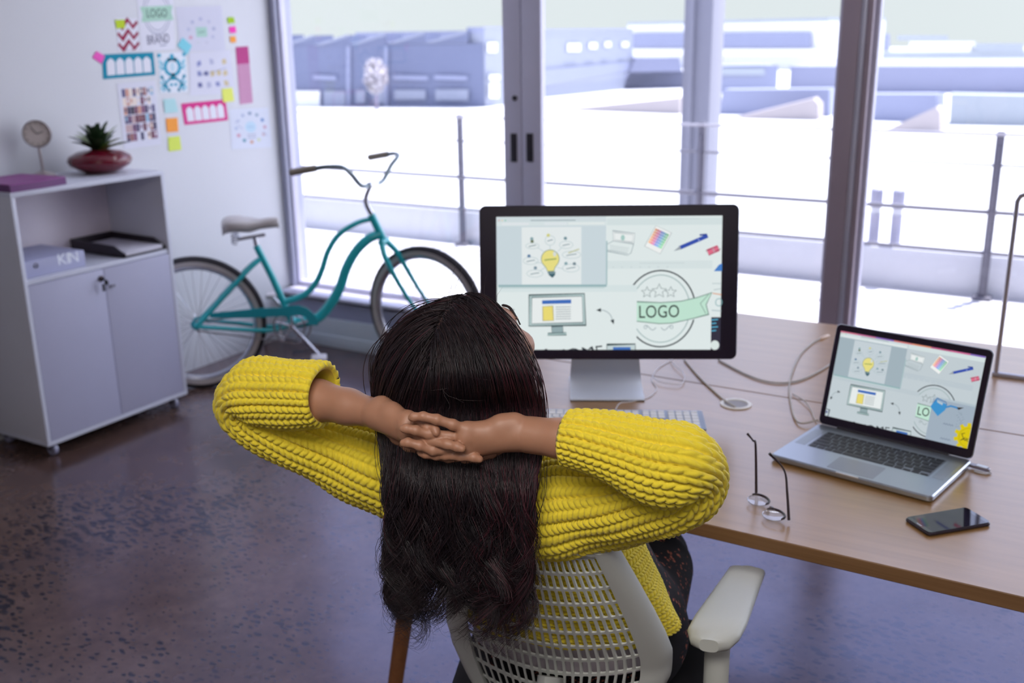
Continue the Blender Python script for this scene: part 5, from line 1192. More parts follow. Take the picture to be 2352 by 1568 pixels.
for s_ in (-1, 1):
    B.chain([W(s_*.085, .03, .535), W(s_*.10, .42, .535), W(s_*.115, .47, .12), W(s_*.115, .47, .075)], [.085, .062, .042, .036], .02); B.cone(W(s_*.115, .45, .045), W(s_*.125, .63, .03), .036, .026, .02)
# head with face
B.ell(hp(0, 0, .012), HM, (.073, .092, .093), .01); B.ell(hp(0, .038, -.055), HM, (.055, .058, .062), .03); B.cone(hp(0, .075, -.095), hp(0, .083, -.098), .017, .015, .02)
B.cone(hp(0, .098, .005), hp(0, .118, -.028), .008, .0105, .012); B.cone(hp(-.014, .098, -.030), hp(.014, .098, -.030), .008, .008, .008)
B.cone(hp(-.018, .092, -.058), hp(.018, .092, -.058), .007, .007, .006); B.cone(hp(-.014, .09, -.068), hp(.014, .09, -.068), .008, .008, .006)
for s_ in (-1, 1):
    B.ell(hp(s_*.030, .088, .004), HM, (.017, .012, .011), .008, sub=True); B.ell(hp(s_*.031, .079, .003), HM, (.0125, .0125, .0125), .003); B.cone(hp(s_*.016, .093, .022), hp(s_*.046, .080, .024), .007, .006, .012); B.ell(hp(s_*.042, .070, -.03), HM, (.024, .022, .022), .02)
    B.ell(hp(s_*.074, -.006, -.012), HM, (.010, .018, .030), .006)
VB, FB = B.mesh(2)
# ---- hands and forearms, fine
FX = [E_R, at(1310, 1006, 1.437), W_R]
hl = np.minimum.reduce([at(1345, 930, 1.40), at(690, 860, 1.50), at(1345, 1100, 1.40), at(690, 1100, 1.62), at(1000, 1080, 1.40)]); hh_ = np.maximum.reduce([at(1345, 930, 1.50), at(690, 850, 1.62), at(1345, 1090, 1.5), at(1000, 900, 1.56)])
Hd = SDF(hl-.005, hh_+.005, .0015)
vd = unit(CAM-at(1060, 1000, 1.46))
def hand(fore, wrist, palm, fingers, thumb, bump):
    G = SDF(Hd.lo, Hd.lo+Hd.h*(Hd.n-1), Hd.h); G.n = Hd.n; G.g = np.full(Hd.n, .05, np.float32)
    G.chain([PX(p) for p, _ in fore], [r for _, r in fore], .010)
    for p, r in palm: G.cone(PX(wrist[0]), PX(p), wrist[1], r, .009)
    for a, b in zip(palm[:-1], palm[1:]): G.cone(PX(a[0]), PX(b[0]), a[1]*.95, b[1]*.95, .008)
    for p, r in bump: G.cone(PX(p), PX(p)+1e-4, r, r, .012)
    for fgr in fingers+[thumb]:
        pts = [PX(p) for p, _ in fgr]; rs = [r for _, r in fgr]; n = len(pts)
        G.chain(pts, rs, .0022)
        for i in range(1, n-1): G.cone(pts[i], pts[i]+1e-4, rs[i]*1.07, rs[i]*1.07, .003)      # knuckle swellings
    Hd.g = np.minimum(Hd.g, G.g)
rp = [((1072, 987, 1.449), .0112), ((1068, 1005, 1.450), .0112), ((1072, 1023, 1.457), .0112), ((1080, 1037, 1.468), .0105)]
hand([((1345, 1010, 1.432), .0285), ((1290, 1007, 1.440), .0268), ((1215, 998, 1.458), .0262)], ((1180, 994, 1.464), .0225), rp,
     [[((1072, 987, 1.449), .0086), ((1040, 975, 1.441), .0072), ((1003, 963, 1.437), .0070), ((972, 956, 1.438), .0062), ((951, 957, 1.440), .0056), ((945, 959, 1.442), .0052)],
      [((1068, 1005, 1.450), .0084), ((1034, 1001, 1.450), .0070), ((985, 996, 1.447), .0072), ((955, 988, 1.442), .0066), ((934, 984, 1.442), .0061), ((926, 984, 1.443), .0056)],
      [((1072, 1023, 1.457), .0084), ((1036, 1033, 1.460), .0072), ((995, 1034, 1.453), .0072), ((964, 1023, 1.448), .0068), ((937, 1016, 1.447), .0062), ((927, 1017, 1.448), .0057)],
      [((1080, 1037, 1.468), .0080), ((1040, 1044, 1.468), .0070), ((1002, 1045, 1.462), .0068), ((978, 1042, 1.460), .0062), ((967, 1040, 1.461), .0055)]],
     [((1160, 1012, 1.478), .015), ((1125, 1032, 1.486), .0125), ((1095, 1046, 1.488), .0105), ((1068, 1052, 1.487), .0085)],
     [((1180, 966, 1.452), .0105), ((1150, 974, 1.452), .014)])
lp_ = [((938, 961, 1.474), .0108), ((934, 977, 1.472), .0108), ((938, 996, 1.476), .0108), ((944, 1011, 1.484), .0100)]
hand([((690, 914, 1.595), .0325), ((730, 919, 1.579), .0308), ((800, 934, 1.552), .0262), ((845, 945, 1.533), .0228)], ((872, 951, 1.520), .0205), lp_,
     [[((938, 961, 1.474), .0082), ((958, 969, 1.461), .0068), ((982, 979, 1.451), .0066), ((999, 986, 1.444), .0060), ((1002, 994, 1.4405), .0053)],
      [((934, 977, 1.472), .0084), ((962, 1004, 1.463), .0072), ((990, 1011, 1.452), .0075), ((1027, 1020, 1.441), .0068), ((1050, 1026, 1.436), .0064), ((1061, 1030, 1.4345), .0058)],
      [((938, 996, 1.476), .0084), ((972, 1032, 1.472), .0072), ((1022, 1045, 1.462), .0068), ((1058, 1047, 1.455), .0066), ((1088, 1050, 1.452), .0062), ((1101, 1054, 1.452), .0056)],
      [((944, 1011, 1.484), .0080), ((985, 1042, 1.482), .0068), ((1030, 1052, 1.480), .0062), ((1052, 1052, 1.480), .0055)]],
     [((885, 970, 1.522), .014), ((915, 1002, 1.520), .0115), ((940, 1022, 1.512), .0098), ((962, 1030, 1.504), .0080)],
     [((878, 929, 1.512), .0115), ((900, 944, 1.497), .0125)])
VH, FH = Hd.mesh(2)
nB = len(VB); body = pbuild('body', np.concatenate([VB, VH]), np.concatenate([FB, FH+nB]), [m_skin])
# finger nails
m_nail = pm('nail_pink', (214, 164, 144), rough=.22, spec=.6)
def nail(px, nx, r, roll):
    p, q = PX(px), PX(nx); d = unit(p-q); v = unit(CAM-p); side = unit(np.cross(d, v)); up = unit(np.cross(side, d)); up = unit(up*math.cos(roll)+side*math.sin(roll)); side = unit(np.cross(d, up))
    c = p-d*.002+up*r*.80; P = []
    for i in range(7):
        u = -1+2*i/6; row = []
        for j in range(7): v_ = -1+2*j/6; w_ = (1-.25*max(0, u)**2-.18*max(0, -u)**3); row.append(c+d*(u*.0056)+side*(v_*.0040*w_)-up*(.0022*(v_*w_)**2+.0008*u*u))
        P.append(row)
    mb = MB(); mb.grid(np.array(P)); P2 = np.array(P)-up*.0012; mb.grid(P2, flip=True); V = np.array(mb.v); F = mb.f
    raw_mesh('fingernail', V-PERSON_T, F, [m_nail], person)
for px, nx, r, ro in (((946, 959, 1.442), (972, 956, 1.438), .0054, -.7), ((927, 984, 1.443), (955, 988, 1.442), .0058, -.75), ((928, 1017, 1.448), (964, 1023, 1.448), .006, -.7), ((968, 1040, 1.461), (1002, 1045, 1.462), .0056, -.7),
                      ((1001.5, 993, 1.4405), (999, 986, 1.444), .0054, .5), ((1060, 1030, 1.4345), (1027, 1020, 1.441), .006, .45), ((1100, 1054, 1.452), (1058, 1047, 1.455), .0058, .55)): nail(px, nx, r, ro)
# eyes, lips and brows sit on the face turned to the screen
m_eye = pm('eye_white', (226, 222, 220), rough=.15); m_iris = pm('iris_brown', (52, 32, 24), rough=.1); m_brow = pm('brow_hair', (30, 20, 22), rough=.7); m_lip = pm('lip_rose', (170, 92, 88), rough=.35)
for s_ in (-1, 1):
    mb = MB(); mb.lathe([(.0124*math.sin(t), -.0124*math.cos(t)) for t in np.linspace(.05, PI-.05, 12)], hp(s_*.031, .0765, .003), 16, np.stack([HR, HU, HFv], 1)); e_ = mb.build('eye', m_eye, person)
    mb = MB(); mb.lathe([(.0001, .0006), (.0052, .0)], hp(s_*.031, .0887, .003), 14, np.stack([HR, HU, HFv], 1)); mb.build('iris', m_iris, e_)
    mb = MB(); mb.tube(spline([hp(s_*.014, .0985, .026), hp(s_*.032, .092, .030), hp(s_*.050, .0755, .025)], 10), [.001]+[.0022]*8+[.0008], 6); mb.build('eyebrow', m_brow, person)
    mb = MB(); mb.tube(spline([hp(s_*.017, .094, .006), hp(s_*.032, .0965, .010), hp(s_*.047, .082, .005)], 10), .0012, 6); mb.build('eyelashes', m_brow, person)
mb = MB(); mb.tube(spline([hp(-.022, .096, -.062), hp(0, .1035, -.059), hp(.022, .096, -.062)], 12), [.001]+[.0042]*10+[.001], 8); mb.tube(spline([hp(-.020, .096, -.064), hp(0, .102, -.068), hp(.020, .096, -.064)], 12), [.001]+[.0048]*10+[.001], 8); mb.build('lips', m_lip, person)

# ---------------------------------------------------------------- clothes
def yarn_material():
    m = pm('yellow_yarn', (238, 214, 52), rough=.85, var=.10, vscale=90, sheen=.25); nt = m.node_tree; b = nt.nodes['Principled BSDF']
    tc = nt.nodes.new('ShaderNodeTexCoord'); n2 = nt.nodes.new('ShaderNodeTexNoise'); n2.inputs['Scale'].default_value = 900; n2.inputs['Detail'].default_value = 2
    bp_ = nt.nodes.new('ShaderNodeBump'); bp_.inputs['Strength'].default_value = .5; bp_.inputs['Distance'].default_value = .0008
    nt.links.new(tc.outputs['Object'], n2.inputs['Vector']); nt.links.new(n2.outputs['Fac'], bp_.inputs['Height']); nt.links.new(bp_.outputs[0], b.inputs['Normal']); return m
m_yarn = yarn_material()
def knit(a, b):
    """height of a chunky rib: a counts ribs, b counts stitches along the rib; each rib is a braid of slanted cords"""
    r = np.floor(a); fa = a-r-.5; x = np.abs(fa)*2; left = fa < 0
    ph = b+.5*(r % 2)-.72*x+np.where(left, .18, 0)
    w = ph-np.floor(ph)-.5; cord = np.sqrt(np.clip(1-(w/.47)**2, 0, 1))
    env = np.clip(1-np.abs((x-.46)/.50)**3.2, 0, 1)
    h = env*(.30+.70*cord)
    h = h-.30*np.exp(-(x/.07)**2)
    hole = np.exp(-((1-x)/.17)**2)*np.exp(-(w/.5-np.sign(w))**2/.09)
    return h-.60*np.exp(-((1-x)/.10)**2)-.75*hole
def sleeve(pts, N, pitch, amp, seed, folds=()):
    C0 = np.array([PX(p) for p, _ in pts]); R0 = np.array([r for _, r in pts]); n = 900
    C_ = spline(C0, n); R_s = spline(np.stack([R0, R0*0, R0*0], 1), n)[:, 0]
    d = np.r_[0, np.cumsum(np.linalg.norm(np.diff(C_, axis=0), axis=1))]; L_ = d[-1]; nv = int(L_/pitch*9); s_ = np.linspace(0, L_, nv)
    C_ = np.stack([np.interp(s_, d, C_[:, i]) for i in range(3)], 1); R_s = np.interp(s_, d, R_s)
    k = 25; ker = np.hanning(k); ker /= ker.sum(); T = np.gradient(C_, axis=0); T = np.stack([np.convolve(np.pad(T[:, i], k//2, mode='edge'), ker, 'valid') for i in range(3)], 1); T /= np.linalg.norm(T, axis=1)[:, None]
    A = np.empty_like(C_); a = unit(vd-T[0]*(vd@T[0]))
    for i in range(nv): a = unit(a-T[i]*(a@T[i])); A[i] = a
    Bv = np.cross(T, A); nu = N*12; th_ = np.linspace(0, 2*PI, nu, endpoint=False)
    U, S_ = np.meshgrid(th_, s_)
    rad = R_s[:, None]*(1+.035*np.sin(2*U+S_*21+seed)+.03*np.sin(3*U-S_*34+seed*2)+.02*np.sin(U*1+S_*55))
    for (s0, u0, ws, wu, dep) in folds: rad = rad-dep*np.exp(-((S_/L_-s0)/ws)**2-(np.angle(np.exp(1j*(U-u0)))/wu)**2)
    hgt = knit(U/(2*PI)*N, S_/pitch)*amp
    ring = np.cos(U)[..., None]*A[:, None]+np.sin(U)[..., None]*Bv[:, None]
    P = C_[:, None]+ring*(rad+hgt)[..., None]
    fuzz = rng.normal(0, .00022, P.shape); P = P+fuzz
    # inner lining at the cuff so the opening shows thickness
    ci = int(nv*.16); Pi = (C_[:ci, None]+ring[:ci]*(rad[:ci]-.0075)[..., None])[::-1]
    lip = C_[:1, None]+ring[:1]*(rad[:1]-.002)[..., None]-T[:1, None]*.004
    P = np.concatenate([Pi, lip, P]); nv2 = len(P)
    I = np.arange(nv2*nu).reshape(nv2, nu); F = np.stack([I[:-1], I[1:], np.roll(I[1:], -1, 1), np.roll(I[:-1], -1, 1)], -1).reshape(-1, 4)
    return P.reshape(-1, 3), F
VR, FR = sleeve([((1302, 1003, 1.440), .0370), ((1340, 1010, 1.432), .0405), ((1410, 1030, 1.420), .0460), ((1500, 1058, 1.408), .0530), ((1566, 1070, 1.402), .0530), ((1600, 1085, 1.415), .0400), ((1585, 1112, 1.440), .0480), ((1520, 1122, 1.480), .062), ((1440, 1140, 1.530), .0680), ((1350, 1150, 1.580), .0780), ((1250, 1158, 1.620), .080), ((1150, 1150, 1.66), .080), ((1080, 1140, 1.69), .07)], 14, .0112, .0058, 1., folds=((.52, 2.6, .05, .5, .010), (.30, -2.2, .10, .25, .006)))
VL, FL = sleeve([((741, 907, 1.573), .0450), ((715, 905, 1.581), .0465), ((650, 903, 1.602), .0490), ((590, 903, 1.625), .0500), ((556, 915, 1.64), .0375), ((566, 938, 1.655), .042), ((620, 968, 1.668), .0510), ((720, 1008, 1.688), .0570), ((800, 1040, 1.700), .0670), ((890, 1076, 1.700), .0740), ((980, 1108, 1.70), .075), ((1060, 1130, 1.69), .07)], 13, .0112, .0058, 4., folds=((.50, 2.4, .05, .5, .008),))
# cardigan body, open at the front
def torso():
    nh, nu, N = 430, 520, 60
    h_ = np.linspace(.660, 1.03, nh); th_ = np.linspace(-PI*.5-1.12, PI*.5+1.12, nu)   # 0 = rear
    U, Hh = np.meshgrid(th_, h_)
    hw = np.interp(h_, [.585, .64, .75, .88, .96, 1.0, 1.03], [.212, .208, .192, .180, .172, .13, .07])[:, None]; hd = np.interp(h_, [.585, .7, .9, 1.0, 1.03], [.125, .118, .105, .08, .05])[:, None]
    cl = np.interp(h_, [.585, .75, 1.03], [.008, -.015, -.085])[:, None]; cf = np.interp(h_, [.585, .62, .8, .9, 1.03], [-.028, -.040, -.128, -.160, -.195])[:, None]
    L1 = cl+hw*np.sin(U); F1 = cf-hd*np.cos(U)
    P = CC+L1[..., None]*CRv+F1[..., None]*CFv+Hh[..., None]*zax
    nrm = (np.sin(U)/hw)[..., None]*CRv-(np.cos(U)/hd)[..., None]*CFv; nrm /= np.linalg.norm(nrm, axis=2)[..., None]
    a = (U-th_[0])/(th_[-1]-th_[0])*N; b = (Hh-.585)/.0092
    P = P+nrm*(knit(b*.5, a*1.15)*.0045+.003*np.sin(U*9+Hh*20))[..., None]
    # thickness
    Q = P-nrm*.007; V = np.concatenate([P.reshape(-1, 3), Q.reshape(-1, 3)]); I = np.arange(nh*nu).reshape(nh, nu)
    F = np.stack([I[:-1, :-1], I[:-1, 1:], I[1:, 1:], I[1:, :-1]], -1).reshape(-1, 4); F2 = F[:, ::-1]+nh*nu; o = nh*nu; e_ = []
    for ln in (I[0], I[-1][::-1], I[:, 0][::-1], I[:, -1]): e_.append(np.stack([ln[1:], ln[:-1], ln[:-1]+o, ln[1:]+o], 1))
    return V, np.concatenate([F, F2]+e_)
VT, FT = torso()
card = pbuild('cardigan', VT, FT, [m_yarn]); pbuild('sleeve', VR, FR, [m_yarn], parent=card); pbuild('sleeve', VL, FL, [m_yarn], parent=card)
# dress: black with a scatter of small flowers
def floral():
    m = pm('black_floral', (18, 16, 22), rough=.8); nt = m.node_tree; N = nt.nodes; L = nt.links; b = N['Principled BSDF']; tc = N.new('ShaderNodeTexCoord')
    vo = N.new('ShaderNodeTexVoronoi'); vo.inputs['Scale'].default_value = 120; L.new(tc.outputs['Object'], vo.inputs['Vector']); big = N.new('ShaderNodeTexVoronoi'); big.inputs['Scale'].default_value = 42; L.new(tc.outputs['Object'], big.inputs['Vector'])
    r1 = N.new('ShaderNodeValToRGB'); L.new(vo.outputs['Distance'], r1.inputs[0]); r1.color_ramp.elements[0].position = .36; r1.color_ramp.elements[0].color = (1, 1, 1, 1); r1.color_ramp.elements[1].position = .44; r1.color_ramp.elements[1].color = (0, 0, 0, 1)
    r2 = N.new('ShaderNodeValToRGB'); L.new(big.outputs['Distance'], r2.inputs[0]); r2.color_ramp.elements[0].position = .36; r2.color_ramp.elements[0].color = (1, 1, 1, 1); r2.color_ramp.elements[1].position = .42; r2.color_ramp.elements[1].color = (0, 0, 0, 1)
    mu = N.new('ShaderNodeMath'); mu.operation = 'MULTIPLY'; L.new(r1.outputs[0], mu.inputs[0]); L.new(r2.outputs[0], mu.inputs[1])
    mx = N.new('ShaderNodeMix'); mx.data_type = 'RGBA'; mx.inputs[6].default_value = L4((20, 17, 24)); mx.inputs[7].default_value = L4((196, 112, 92)); L.new(mu.outputs[0], mx.inputs[0]); L.new(mx.outputs[2], b.inputs['Base Color']); return m
dl = np.minimum.reduce([W(-.3, -.3, .4), W(.3, -.3, .4), W(.3, .6, .4), W(-.3, .6, .4)]); dh = np.maximum.reduce([W(-.3, -.3, 1.), W(.3, -.3, 1.), W(.3, .6, 1.), W(-.3, .6, 1.)])
D = SDF(dl, dh, .007)
D.ell(W(.01, .05, .57), np.stack([CRv, CFv, zax]), (.195, .15, .12), .02); D.cone(W(.01, .03, .63), W(-.05, -.08, .88), .125, .12, .05, (CFv, .8)); D.cone(W(.02, .06, .62), W(.0, .02, .76), .15, .12, .05)
D.cone(W(.055, -.135, .955), W(-.195, -.13, .955), .082, .082, .05)
for s_ in (-1, 1): D.chain([W(s_*.09, .05, .545), W(s_*.105, .34, .545)], [.105, .085], .05)
V_, F_ = D.mesh(3); pbuild('dress', V_, F_, [floral()])
T2 = SDF(lo, hi*np.array((1, 1, 0))+np.array((0, 0, .66)), .007)
for s_ in (-1, 1):
    T2.chain([W(s_*.105, .30, .545), W(s_*.10, .42, .535), W(s_*.115, .47, .12), W(s_*.115, .47, .075)], [.083, .067, .047, .041], .02); T2.cone(W(s_*.115, .45, .048), W(s_*.125, .63, .036), .040, .032, .02)
V_, F_ = T2.mesh(2); pbuild('tights', V_, F_, [pm('black_tights', (20, 18, 22), rough=.8)])
# pale undershirt showing below the cardigan through the chair slots
mb = MB(); P = []
for h in (.585, .61, .64, .67):
    P.append([W(.0+.178*math.sin(t), -.030-.112*math.cos(t)-(h-.56)*.12, h) for t in np.linspace(-1.7, 1.7, 40)])
mb.grid(np.array(P)); V = np.array(mb.v); raw_mesh('undershirt', V-PERSON_T, mb.f, [pm('pale_shirt', (206, 196, 204), rough=.8)], person)
# ================================================================== hair: strands grown from the scalp and laid by gravity
RAD = np.array((.093, .107, .106)); HO = hp(.010, -.012, .019)
def toL(P): return (P-HO)@HM.T
def toWd(Q): return Q@HM+HO
NS, NK, NG = 6800, 44, 150
r4 = np.random.default_rng(21)
# roots on the skull ellipsoid (local r, f, u)
roots = []
while len(roots) < NS:
    q = r4.normal(size=(NS*2, 3)); q /= np.linalg.norm(q, axis=1)[:, None]
    r_, f_, u_ = q.T
    keep = (f_ < .64-.58*np.abs(r_)**1.6+.10*u_) & (u_ > -.62-.2*f_) & ~((f_ > .34) & (u_ < .02+.5*f_)) & ~((f_ > -.10) & (u_ < -.28))
    roots += list(q[keep])
roots = np.array(roots[:NS]); k4 = NS//5
# extra density beside the parting
tt_ = r4.uniform(-.35, .80, k4); rr_ = -.17+r4.normal(0, .10, k4); u0 = np.sqrt(np.maximum(0, 1-tt_**2-rr_**2)); roots[:k4] = np.stack([rr_, tt_*.82, u0], 1)
R0 = -.17
side = np.where(roots[:, 0] >= R0, 1., -1.); small = np.abs(roots[:, 0]-R0) < .030; roots[small, 0] = R0+.030*side[small]
roots /= np.linalg.norm(roots, axis=1)[:, None]
layer = r4.uniform(.0, 1., NS)
scale = (.88+.12*layer)[:, None]
pos = toWd(roots*RAD*scale*.97)
topw = np.clip((roots[:, 2]-.05)/.7, 0, 1)[:, None]*np.clip((roots[:, 1]+.85)/.95, 0, 1)[:, None]
d = HR*side[:, None]*(.9*topw)+r4.normal(0, .10, (NS, 3))-HFv*(.35+.45*(1-topw))+HU*.10*topw-zax*.5*(1-topw); d /= np.linalg.norm(d, axis=1)[:, None]
bottom = r4.normal(.815, .020, NS)+.075*np.abs(r4.normal(size=NS)); bottom = np.where(r4.uniform(size=NS) < .2, bottom-r4.uniform(0, .05, NS), bottom)
ds = .0165
CAMv = CAM
paths = [pos.copy()]
gcen = -.086; wide = .098
seedl = r4.normal(0, 1, NS)
for k in range(NK+10):
    l = (pos-CC)@CRv; f_ = (pos-CC)@CFv; h = pos[:, 2]
    g = np.tile(-zax, (NS, 1))
    low = np.clip((1.215-h)/.09, 0, 1)
    ft = -.352-.030*layer-.018*np.clip((1.0-h)/.15, 0, 1)
    g = g-CFv*(np.clip((f_-ft)*9, -.6, 1.6)*low)[:, None]
    tgt = gcen+np.clip((l-gcen), -1, 1)*1.; lim = np.interp(h, [.80, .88, .95, 1.02, 1.1, 1.2], [.060, .076, .096, .100, .096, .112])
    over = np.clip(np.abs(l-gcen)-lim, 0, 1)*np.sign(l-gcen); g = g-CRv*(over*14)[:, None]
    g /= np.linalg.norm(g, axis=1)[:, None]
    mixw = .16 if k < 6 else .26
    d = d*(1-mixw)+g*mixw; d /= np.linalg.norm(d, axis=1)[:, None]
    pos = pos+d*ds
    q = toL(pos)/(RAD*scale); n_ = np.linalg.norm(q, axis=1); ins = n_ < 1
    q[ins] /= n_[ins][:, None]; newp = toWd(q*RAD*scale); mv = newp-pos; pos = np.where(ins[:, None], newp, pos)
    nn = toWd(q*RAD*scale)-HO; nn = (q/(RAD*scale))@HM; nn /= np.linalg.norm(nn, axis=1)[:, None]
    dn = (d*nn).sum(1); d = np.where((ins & (dn < 0))[:, None], d-nn*dn[:, None], d); d /= np.linalg.norm(d, axis=1)[:, None]
    # keep behind the chair back and the back of the cardigan
    l = (pos-CC)@CRv; f_ = (pos-CC)@CFv; h = pos[:, 2]
    wall = np.interp(h, [.62, .80, .915, .96, 1.03, 1.08], [-.19, -.278, -.335, -.325, -.29, -.25])
    push = np.clip(f_-(wall-.004-.012*layer), 0, 1); pos = pos-CFv*push[:, None]
    paths.append(pos.copy())
P = np.stack(paths, 1)                                            # strand, step, xyz
# arc-length resample down to each strand's own end height
out = np.empty((NS, NK, 3))
for i in range(NS):
    p = P[i]; e_ = np.argmax(p[:, 2] < bottom[i]) or len(p)-1; p = p[:e_+1]
    s_ = np.r_[0, np.cumsum(np.linalg.norm(np.diff(p, axis=0), axis=1))]; t = np.linspace(0, s_[-1], NK)
    for a in range(3): out[i, :, a] = np.interp(t, s_, p[:, a])
P = out
# the hands press the hair in
zc = (P-CAM)@_f; px_ = CX+FPX*((P-CAM)@_r)/zc; py_ = CY-FPX*((P-CAM)@_u)/zc
surf = np.interp(px_, [820, 870, 920, 1000, 1080, 1190, 1260, 1320], [1.575, 1.545, 1.512, 1.492, 1.486, 1.490, 1.475, 1.455])+.004*layer[:, None]
wgt = np.exp(-(np.clip(np.abs(py_-1000)-45, 0, 999)/np.where(py_ > 1000, 75, 55))**2)
add = np.clip(surf-zc, 0, .12)*wgt; P = P+((P-CAM)/zc[..., None])*add[..., None]
# locks: strands gather around guides towards the tips, with waves growing downward
gid = r4.choice(NS, NG, replace=False); mid = P[:, int(NK*.62)]; own = np.array([np.argmin(((mid[gid]-m_)**2).sum(1)) for m_ in mid])
t = np.linspace(0, 1, NK); hgt = P[..., 2]; wv = np.clip((1.10-hgt)/.22, 0, 1)
att = (np.clip((1.06-hgt)/.26, 0, 1)**1.2*.84)[..., None]
G = P[gid][own]; Gh = np.empty_like(G)
for i in range(NS):                                              # guide sampled at the same heights
    g = G[i]; hh2 = g[::-1, 2]
    for a in range(3): Gh[i, :, a] = np.interp(hgt[i], hh2, g[::-1, a])
lowm = (hgt < 1.08)[..., None]
P = np.where(lowm, P*(1-att)+Gh*att, P)
gp_ = r4.uniform(0, 6.28, NG); ga = r4.uniform(.5, 1.35, NG); gf = r4.uniform(34, 58, NG)
ph = gp_[own][:, None]+r4.normal(0, .35, NS)[:, None]
amp = .022*ga[own][:, None]*wv
P = P+CRv*(amp*np.sin(hgt*gf[own][:, None]+ph))[..., None]-CFv*(amp*.9*np.abs(np.cos(hgt*gf[own][:, None]*.9+ph*1.3))+.002*wv)[..., None]
# tips splay a little, few strays everywhere
tipw = np.clip((t-.78)/.22, 0, 1)[None, :, None]; P = P+r4.normal(0, .007, (NS, 1, 3))*tipw
st = r4.uniform(size=NS) < .035; k = r4.normal(0, 1, (NS, 1, 3)); k[..., :] *= np.clip(t, .1, 1)[None, :, None] if False else 1
P = np.where(st[:, None, None], P+r4.normal(0, .010, (NS, 1, 3))*np.clip(t*1.6, 0, 1)[None, :, None]-CFv*.004, P)
# short flyaways standing off the crown
# ---- build thin three sided strands
def strands(P, rad, name, mats, mi=None, parent=None):
    n, k, _ = P.shape; T = np.gradient(P, axis=1); T /= np.linalg.norm(T, axis=2)[..., None]+1e-9
    A = np.cross(T, CFv+.31*CRv); A /= np.linalg.norm(A, axis=2)[..., None]+1e-9; Bq = np.cross(T, A)
    tt = np.linspace(0, 1, k); r = rad[:, None]*np.minimum(1, 3.2*(1-tt)+.12)[None]
    V = np.stack([P+r[..., None]*(A*math.cos(a)+Bq*math.sin(a)) for a in (.5, .5+2*PI/3, .5+4*PI/3)], 2).reshape(-1, 3)
    I = np.arange(n*k*3).reshape(n, k, 3); F = np.stack([I[:, :-1], I[:, 1:], np.roll(I[:, 1:], -1, 2), np.roll(I[:, :-1], -1, 2)], -1).reshape(-1, 4)
    m = None if mi is None else np.repeat(mi, (k-1)*3)
    return V, F, m
def hair_mat(name, c, c2, rough=.40):
    m = pm(name, c, rough=rough, spec=.40, var=.25, vscale=8); return m
m_h0 = hair_mat('hair_black_brown', (36, 29, 34), 0); m_h1 = hair_mat('hair_dark_brown', (50, 35, 38), 0, .42); m_h2 = hair_mat('hair_burgundy_sheen', (72, 38, 46), 0, .34)
own_m = r4.choice(3, NS, p=[.70, .28, .02]); rightish = (roots[:, 0] > .42) & (roots[:, 1] > -.5) & (r4.uniform(size=NS) < .42); own_m[rightish] = 2  # burgundy on right-side strands puts the window-side sheen into their colour
rad = np.where(st, .00042, r4.uniform(.00050, .00074, NS))
V, F, m_ = strands(P, rad, 'hair', None, own_m)
# flyaways
nf = 150; q = r4.normal(size=(nf*3, 3)); q /= np.linalg.norm(q, axis=1)[:, None]; q = q[(q[:, 2] > .3) & (q[:, 1] < .30) & (np.abs(q[:, 0]) < .6)][:nf]; nf = len(q); s0 = toWd(q*RAD); dn = q@HM
fl = [s0]; dd = unit(1)*0+np.cross(dn, r4.normal(size=(nf, 3))); dd /= np.linalg.norm(dd, axis=1)[:, None]; dd = dd*.8+dn*.35
for k in range(11): fl.append(fl[-1]+dd*.006); dd = dd+r4.normal(0, .16, dd.shape)-dn*.055
FP = np.stack(fl, 1); Vf, Ff, mf_ = strands(FP, np.full(nf, .00028), 'f', None, np.ones(nf, int))
# ---- dark under-volume so the crown and the curtain read solid
capV = []; th1 = np.linspace(0, PI, 40); ph1 = np.linspace(0, 2*PI, 72, endpoint=False)
Cq = np.array([[(math.sin(a)*math.cos(b), math.sin(a)*math.sin(b), math.cos(a)) for b in ph1] for a in th1]); fl_ = Cq.reshape(-1, 3)
hid = (fl_[:, 1] > .50-.62*np.abs(fl_[:, 0])**1.5+.10*fl_[:, 2]) | ((fl_[:, 1] > .16) & (fl_[:, 2] < .10+.5*fl_[:, 1]))
Vc = toWd(fl_*RAD*.865); I = np.arange(40*72).reshape(40, 72); Fc = np.stack([I[:-1], I[1:], np.roll(I[1:], -1, 1), np.roll(I[:-1], -1, 1)], -1).reshape(-1, 4); Fc = Fc[~hid[Fc].all(1)]
hs_ = np.linspace(1.19, .93, 16); Vk = []
for h in hs_:
    hw = np.interp(h, [.93, 1.0, 1.1, 1.19], [.066, .078, .078, .07]); fb = np.interp(h, [.93, .96, 1.03, 1.08, 1.12, 1.19], [-.346, -.345, -.338, -.322, -.318, -.30])
    Vk += [W(gcen+hw*math.sin(a), fb+.012-.006*math.cos(a), h) for a in np.linspace(-PI, PI, 24, endpoint=False)]
Ik = np.arange(16*24).reshape(16, 24); Fk = np.stack([Ik[:-1], Ik[1:], np.roll(Ik[1:], -1, 1), np.roll(Ik[:-1], -1, 1)], -1).reshape(-1, 4)
m_scalp = pm('parting_scalp', (112, 82, 74), rough=.6)
